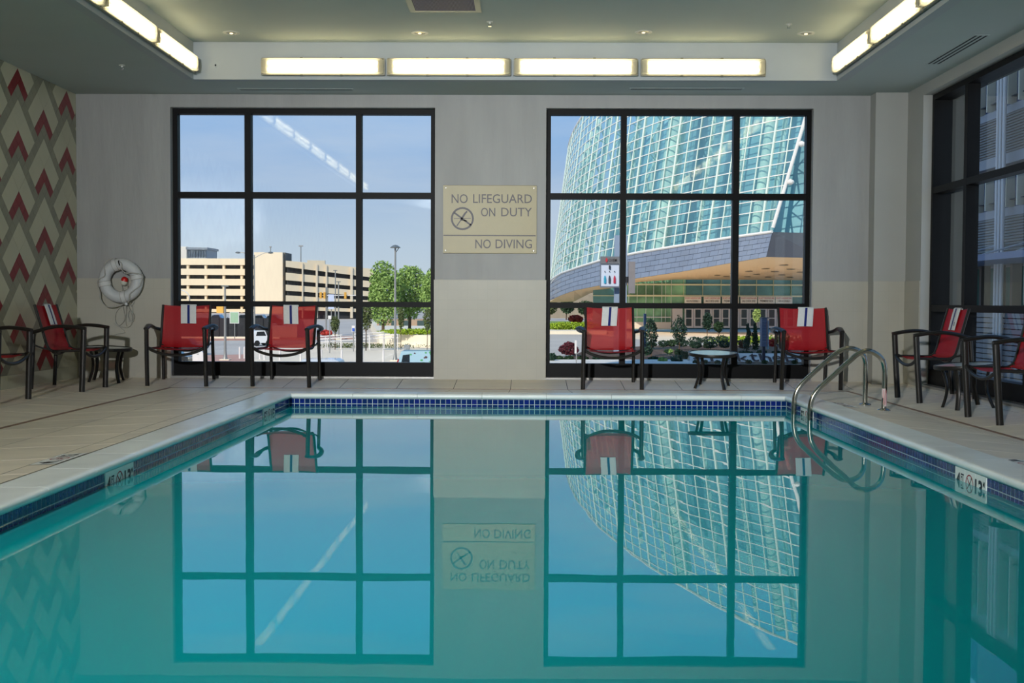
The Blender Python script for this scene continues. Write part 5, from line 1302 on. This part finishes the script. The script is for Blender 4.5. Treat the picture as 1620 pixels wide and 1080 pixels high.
# ---- garden in front of the arena (in the shade of our own building)
GD = 'shrubs in the shaded garden bed'
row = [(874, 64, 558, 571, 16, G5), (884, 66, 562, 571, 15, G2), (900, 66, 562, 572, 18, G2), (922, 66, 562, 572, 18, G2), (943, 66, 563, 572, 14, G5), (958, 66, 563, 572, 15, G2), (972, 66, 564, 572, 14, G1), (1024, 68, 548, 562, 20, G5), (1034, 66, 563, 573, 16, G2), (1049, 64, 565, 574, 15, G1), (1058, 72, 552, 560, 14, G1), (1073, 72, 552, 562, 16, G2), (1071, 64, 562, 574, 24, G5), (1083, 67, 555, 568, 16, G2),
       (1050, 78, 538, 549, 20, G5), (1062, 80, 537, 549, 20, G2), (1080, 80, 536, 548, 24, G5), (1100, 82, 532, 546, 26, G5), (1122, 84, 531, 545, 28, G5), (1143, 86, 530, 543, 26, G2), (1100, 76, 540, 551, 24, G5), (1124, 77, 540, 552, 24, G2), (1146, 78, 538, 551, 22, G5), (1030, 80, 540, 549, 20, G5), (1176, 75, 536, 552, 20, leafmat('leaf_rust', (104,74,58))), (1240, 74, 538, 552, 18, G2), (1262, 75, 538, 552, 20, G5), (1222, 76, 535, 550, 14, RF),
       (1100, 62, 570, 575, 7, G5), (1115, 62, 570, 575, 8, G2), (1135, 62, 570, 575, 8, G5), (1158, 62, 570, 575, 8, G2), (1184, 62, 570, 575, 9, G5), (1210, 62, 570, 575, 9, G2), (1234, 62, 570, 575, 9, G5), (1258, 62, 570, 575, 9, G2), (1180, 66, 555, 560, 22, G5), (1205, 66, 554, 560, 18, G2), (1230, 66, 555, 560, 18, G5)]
ordn = ['%s' % w_ for w_ in 'first second third fourth fifth sixth seventh eighth ninth tenth eleventh twelfth thirteenth fourteenth fifteenth sixteenth seventeenth eighteenth nineteenth twentieth'.split()]
SL = {}
for nm_, idx in (('along the foot of the arena window', [i for i, r in enumerate(row) if r[1] <= 66]), ('in the middle of the garden bed', [i for i, r in enumerate(row) if 66 < r[1] <= 76]), ('at the back of the garden bed', [i for i, r in enumerate(row) if r[1] > 76])):
    for k, i in enumerate(sorted(idx, key=lambda i: row[i][0])): SL[i] = 'low rounded shrub %s, %s from the left' % (nm_, ordn[min(k, 19)] if k < 20 else 'twenty-'+ordn[k-20])
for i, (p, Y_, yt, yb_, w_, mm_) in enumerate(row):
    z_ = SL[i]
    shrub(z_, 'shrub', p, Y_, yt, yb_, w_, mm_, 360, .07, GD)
shrub('burgundy leaved bush in the shaded bed at the left of the arena window', 'shrub', 900, 70, 541, 564, 36, BF, 1500, .08)
shrub('bush covered in bright red flowers behind the yellow hedge', 'flowers', 911, 150, 497, 511, 24, RF, 900, .16, name='flowering_bush')
tag(leaves(MB(), (0, 0, .5), (3.4, .8, .55), 2400, .12, .2, 5).build('hedge', G3, None, fix=False, loc=(px(900, 127), 126, GRZ+.2)), 'bright yellow green hedge along the kerb left of the arena', 'hedge')
tag(leaves(MB(), (0, 0, .35), (6, .7, .45), 2400, .09, .2, 5).build('hedge', G3, None, fix=False, loc=(px(1200, 92), 92, GRZ)), 'sunlit yellow green hedge in front of the arena doors', 'hedge')
tg_ = 'young trees in the garden bed'
for lb, p, Y_, yt, yb_, w_, mm_, sz_ in (('dark young tree beside the thin grey pylon', 1031, 70, 497, 560, 24, G5, .075), ('dark young tree left of the round table, split in two stems', 1075, 76, 498, 553, 26, G5, .075), ('dark young tree above the round table, in front of the doors', 1119, 86, 494, 528, 16, G5, .08), ('small dark young tree right above the round table', 1137, 86, 508, 532, 17, G2, .08),
                                  ('pale green young tree in front of the arena doors', 1197, 110, 486, 517, 13, leafmat('leaf_pale', (150,170,96)), .10)):
    tree('young_tree', lb, 'tree', p, Y_, yt, yb_, w_, GRZ, mm_, 700, sz_, tg_, y_crown=yb_-6)
for lb, p in (('narrow green cypress shrub left of the blue kiosk', 1183), ('narrow green cypress shrub touching the blue kiosk', 1195)):
    tree('cypress_shrub', lb, 'shrub', p, 72, 512, 552, 13, GRZ, G5 if p < 1190 else G2, 900, .06, 'narrow shrubs by the kiosk', trunk=False, y_crown=553, cone=True)
for i, (p, w_, yt, mm_) in enumerate(((870, 24, 470, G4), (896, 26, 474, G2), (926, 30, 476, G2), (958, 28, 474, G4))):
    tree('distant_tree', 'distant tree in the shade beyond the road, %s from the left' % ('first', 'second', 'third', 'fourth')[i], 'tree', p, 215, yt, 500, w_, GRZ, mm_, 1200, .22, 'distant trees left of the arena', y_crown=497)
# gravel bank with letters
bk = thing('letter_bank', 'white gravel bank with big dark letters reading rocktheBOK', 'sign', (0, 64, GRZ))
zt_, zb_ = at_y(1190, 558.5, 65).z, GRZ-.02
MB().add([(px(1092, 64), 0, zb_-GRZ), (px(1330, 64), 0, zb_-GRZ), (px(1330, 65), 1, zt_-GRZ), (px(1092, 65), 1, zt_-GRZ), (px(1092, 64), 1.2, zb_-GRZ), (px(1330, 64), 1.2, zb_-GRZ)], [(0,1,2,3),(3,2,5,4)]).build('bank', gravel, bk, fix=False)
lt = mat('letter_dark', (70,52,52), .8)
for ch, x0, x1, lowc in (('#', 1097, 1111, 0), ('r', 1124, 1140, 1), ('o', 1143, 1156, 1), ('c', 1158, 1165, 1), ('k', 1167.5, 1186, 0), ('t', 1187, 1201, 0), ('h', 1203, 1221, 0), ('e', 1223, 1238, 1), ('B', 1243, 1263, 0), ('O', 1266, 1286, 0), ('K', 1289, 1308, 0)):
    mb_ = MB(); mf = lambda u, v: (u, -.04+v, (zb_-GRZ)+(zt_-zb_)*v+.03); put_text(mb_, ch, mf, px(x0, 64.4), px(x1, 64.4), .12, .72 if lowc else .92); o_ = mb_.build('letter', lt, bk, fix=False)
# signs in the plaza
stl = mat('pylon_steel', (124,132,146), .4, .3); wht = mat('poster_white', (206,216,236), .3)
ad = thing('advert_pylon', 'steel advertising pylon with a white poster of three bottles', 'sign', (px(976, 75), 75, GRZ))
gbox('column', 971, 980.5, 372, 560, 75.3, .35, mat('column_blue_grey', (138,156,182), .5), ad); gbox('frame', 949.5, 981.5, 405.5, 454.5, 74.7, .3, stl, ad); pst = gbox('poster', 951, 979.5, 419.5, 452.5, 74.68, .05, wht, ad)
hd = gbox('header', 950.3, 980.8, 406.2, 417, 74.66, .05, mat('header_grey', (112,114,120), .5), ad)
def adp(u, v, Y=74.60): q = at_y(u, v, Y); return (q.x-ad.location.x, Y-75, q.z-GRZ)
def flat(name, polys, m, par=ad): mb_ = MB(); [mb_.face([adp(*p) for p in pl]) for pl in polys]; o_ = mb_.build(name, m, par, fix=False); return o_
def circ(x, y, r, ry=None, n=20): return [(x+r*math.cos(2*PI*i/n), y+(ry or r)*math.sin(2*PI*i/n)) for i in range(n)]
flat('red_emblem', [circ(959.6, 411.2, 1.7, 3.4)], mat('emblem_red', (196,48,60), .5))
mb_ = MB(); put_text(mb_, 'OXEM', lambda u, v: adp(962.5+13*u, 413.4-4.6*v), 0, 1, 0, 1); mb_.build('header_text', bink, ad, fix=False)
flat('poster_mark', [[(963.2, 419.6), (966, 419.6), (966, 426), (963.2, 426)]], mat('poster_black', (34,44,56), .5))
for xx, cols in ((957, ((34,160,196),)), (964.3, ((60,66,84),)), (972.2, ((188,40,70), (70,60,150)))):
    flat('bottle_cap', [circ(xx, 429.4, .75, 1.1)], mat('poster_black', (34,44,56), .5))
    flat('bottle_print', [[(xx-1.7, 448), (xx-1.7, 440), (xx-.9, 437.2), (xx-.9, 435.8), (xx+.9, 435.8), (xx+.9, 437.2), (xx+1.7, 440), (xx+1.7, 448)]], mat('bottle_%d' % cols[0][0], cols[0], .5))
bl = thing('blade_sign', 'grey metal blade sign box just right of the window post', 'sign', (px(1000, 75), 75, GRZ))
gbox('box', 994.5, 1005, 413.8, 463.8, 74.6, .3, mat('brushed_box', (150,144,146), .4, .3, var=.04), bl); gbox('bracket', 989, 994.5, 437.5, 447, 74.8, .2, mat('bracket_dark', (30,34,44), .6), bl); gbox('edge', 993.2, 994.6, 413.8, 450, 74.8, .2, stl, bl); gbox('column', 981, 992.5, 372, 560, 75.2, .35, mat('column_blue_grey', (138,156,182), .5), bl)
py_ = thing('thin_pylon', 'thin grey blue pylon seen edge on beside the dark young tree', 'sign', (px(1021, 80), 80, GRZ))
gbox('slab', 1018.6, 1022.6, 496, 557, 80, .5, mat('pylon_blue', (92,112,146), .4, .3), py_)
ki = thing('blue_kiosk', 'blue grey information kiosk on a dark post in the garden', 'sign', (px(1210, 62.5), 62.5, GRZ))
gbox('panel', 1205, 1213.5, 503, 548, 62.4, .5, mat('kiosk_blue_grey', (88,98,122), .5, var=.08, scale=2), ki); gbox('edge', 1214.2, 1216.4, 507, 552, 62.5, .5, mat('kiosk_light_edge', (126,170,196), .3), ki); gbox('cap', 1205, 1216.5, 502, 503.4, 62.38, .6, mat('kiosk_cap', (70,76,90), .5), ki); gbox('post', 1206.5, 1211, 548, 578, 62.6, .3, mat('kiosk_post', (44,40,58), .6), ki)
for k in range(8): gbox('text_row', 1206, 1212.6, 508+4.6*k, 508.5+4.6*k, 62.36, .02, mat('kiosk_rows', (120,130,152), .5), ki)
wp = thing('slim_marker_post', 'slim white marker sign on a grey post before the burgundy bush', 'sign', (px(911, 61), 61, GRZ))
gbox('plate', 909, 912.4, 538, 559, 61, .06, whitep, wp); gbox('post', 911, 912.6, 559, 576, 61.05, .05, gsteel, wp)
so2 = struct(MB().box(px(868, 240)-8, px(990, 240), 240, 246, GRZ, 4.0).build('wall_far_arcade', mat('far_arcade', (150,138,120), .8, var=.2, scale=.4)))

# ================================================================ office building beyond the right window
ob = thing('office_building', 'grey ribbed metal office building with window strips and white pipes', 'building', (20, 50, GRZ))
def zx(y): return at_x(1568, y, 20).z-GRZ
Ya, Yb = -22, 20      # along Y, local
wallg = mat('office_panel', (150,152,160), .5, .3, var=.03, scale=.5); ribm = mat('office_ribs', (132,120,112), .5, .2, var=.04, scale=.5); finm = mat('fin_cream', (232,224,200), .5); blueg = mat('office_glass', (96,118,170), .06, .5, var=.12, scale=.3)
def strip(name, y0, y1, m, x=0, d=.3): return MB().box(x, x+d, Ya, Yb, zx(y1), zx(y0)).build(name, m, ob)
MB().box(.3, 8, Ya, Yb, 0, zx(20)).build('core', wallg, ob)
def ribs(ytop, ybot):
    z0, z1 = zx(ybot), zx(ytop); n = int((z1-z0)/.115); mb_ = MB()
    for k in range(n):
        a = z0+(z1-z0)*k/n; c = z0+(z1-z0)*(k+1)/n; mb_.add([(-.02, Ya, a), (-.02, Yb, a), (-.09, Yb, a+.02), (-.09, Ya, a+.02), (-.05, Yb, c), (-.05, Ya, c)], [(0,1,2,3),(3,2,4,5)])
    o_ = mb_.build('metal_ribs', ribm, ob, fix=False); o_['kind'] = 'stuff'
for yt, yg, yf, yr in ((60, 179, 191, 250.5), (279, 334, 347, 408)):
    strip('window_strip', yt, yg, blueg, .1); strip('fascia', yg, yf, wallg, -.08, .3); ribs(yf, yr); strip('lower_fascia', yr, yr+16 if yr < 300 else yr+2, wallg, -.06, .3)
    MB().box(-.12, .1, Ya, Yb, zx(yg-11), zx(yg-12.2)).build('sill_rail', mat('rail_dark', (60,64,76), .5), ob)
    for k in range(38):
        y = Ya+.55+1.07*k; MB().box(-.26, .1, y, y+.09, zx(yg), zx(yt)).build('fin', finm, ob)
strip('window_strip', -60, 30, blueg, .1)
for y in (-2.35, -2.02, -1.72): MB().tube([(-.45, y, .2), (-.45, y, zx(20))], .075, 8).build('white_pipe', whitep, ob, smooth=True)
cz0, cz1 = zx(420), zx(411)
MB().box(-2.6, -.05, Ya, Yb, cz0, cz1).build('canopy', mat('canopy_blue_grey', (116,128,160), .5), ob)
for k in range(12):
    y = Ya+1+3.1*k; MB().tube([(-.08, y+.9, zx(388)), (-2.5, y, cz1)], .035, 6).build('canopy_rod', whitep, ob); MB().box(-.16, 0, y+.8, y+1.0, zx(391), zx(386)).build('rod_anchor', finm, ob)
strip('ground_glass', 424, 484, mat('office_ground_glass', (96,140,128), .1, .2, var=.35, scale=.4), .2)
for k in range(26): MB().box(-.2, .2, Ya+1.6*k, Ya+1.6*k+.22, 0, cz0).build('pier', mat('pier_brown', (96,84,76), .7), ob)
lv = mat('louver_grey', (140,140,144), .45, .2)
z = zx(486); 
while z > .05: MB().box(-.32, -.20, Ya, Yb, z-.20, z-.02).build('louver_board', lv, ob); z -= .22
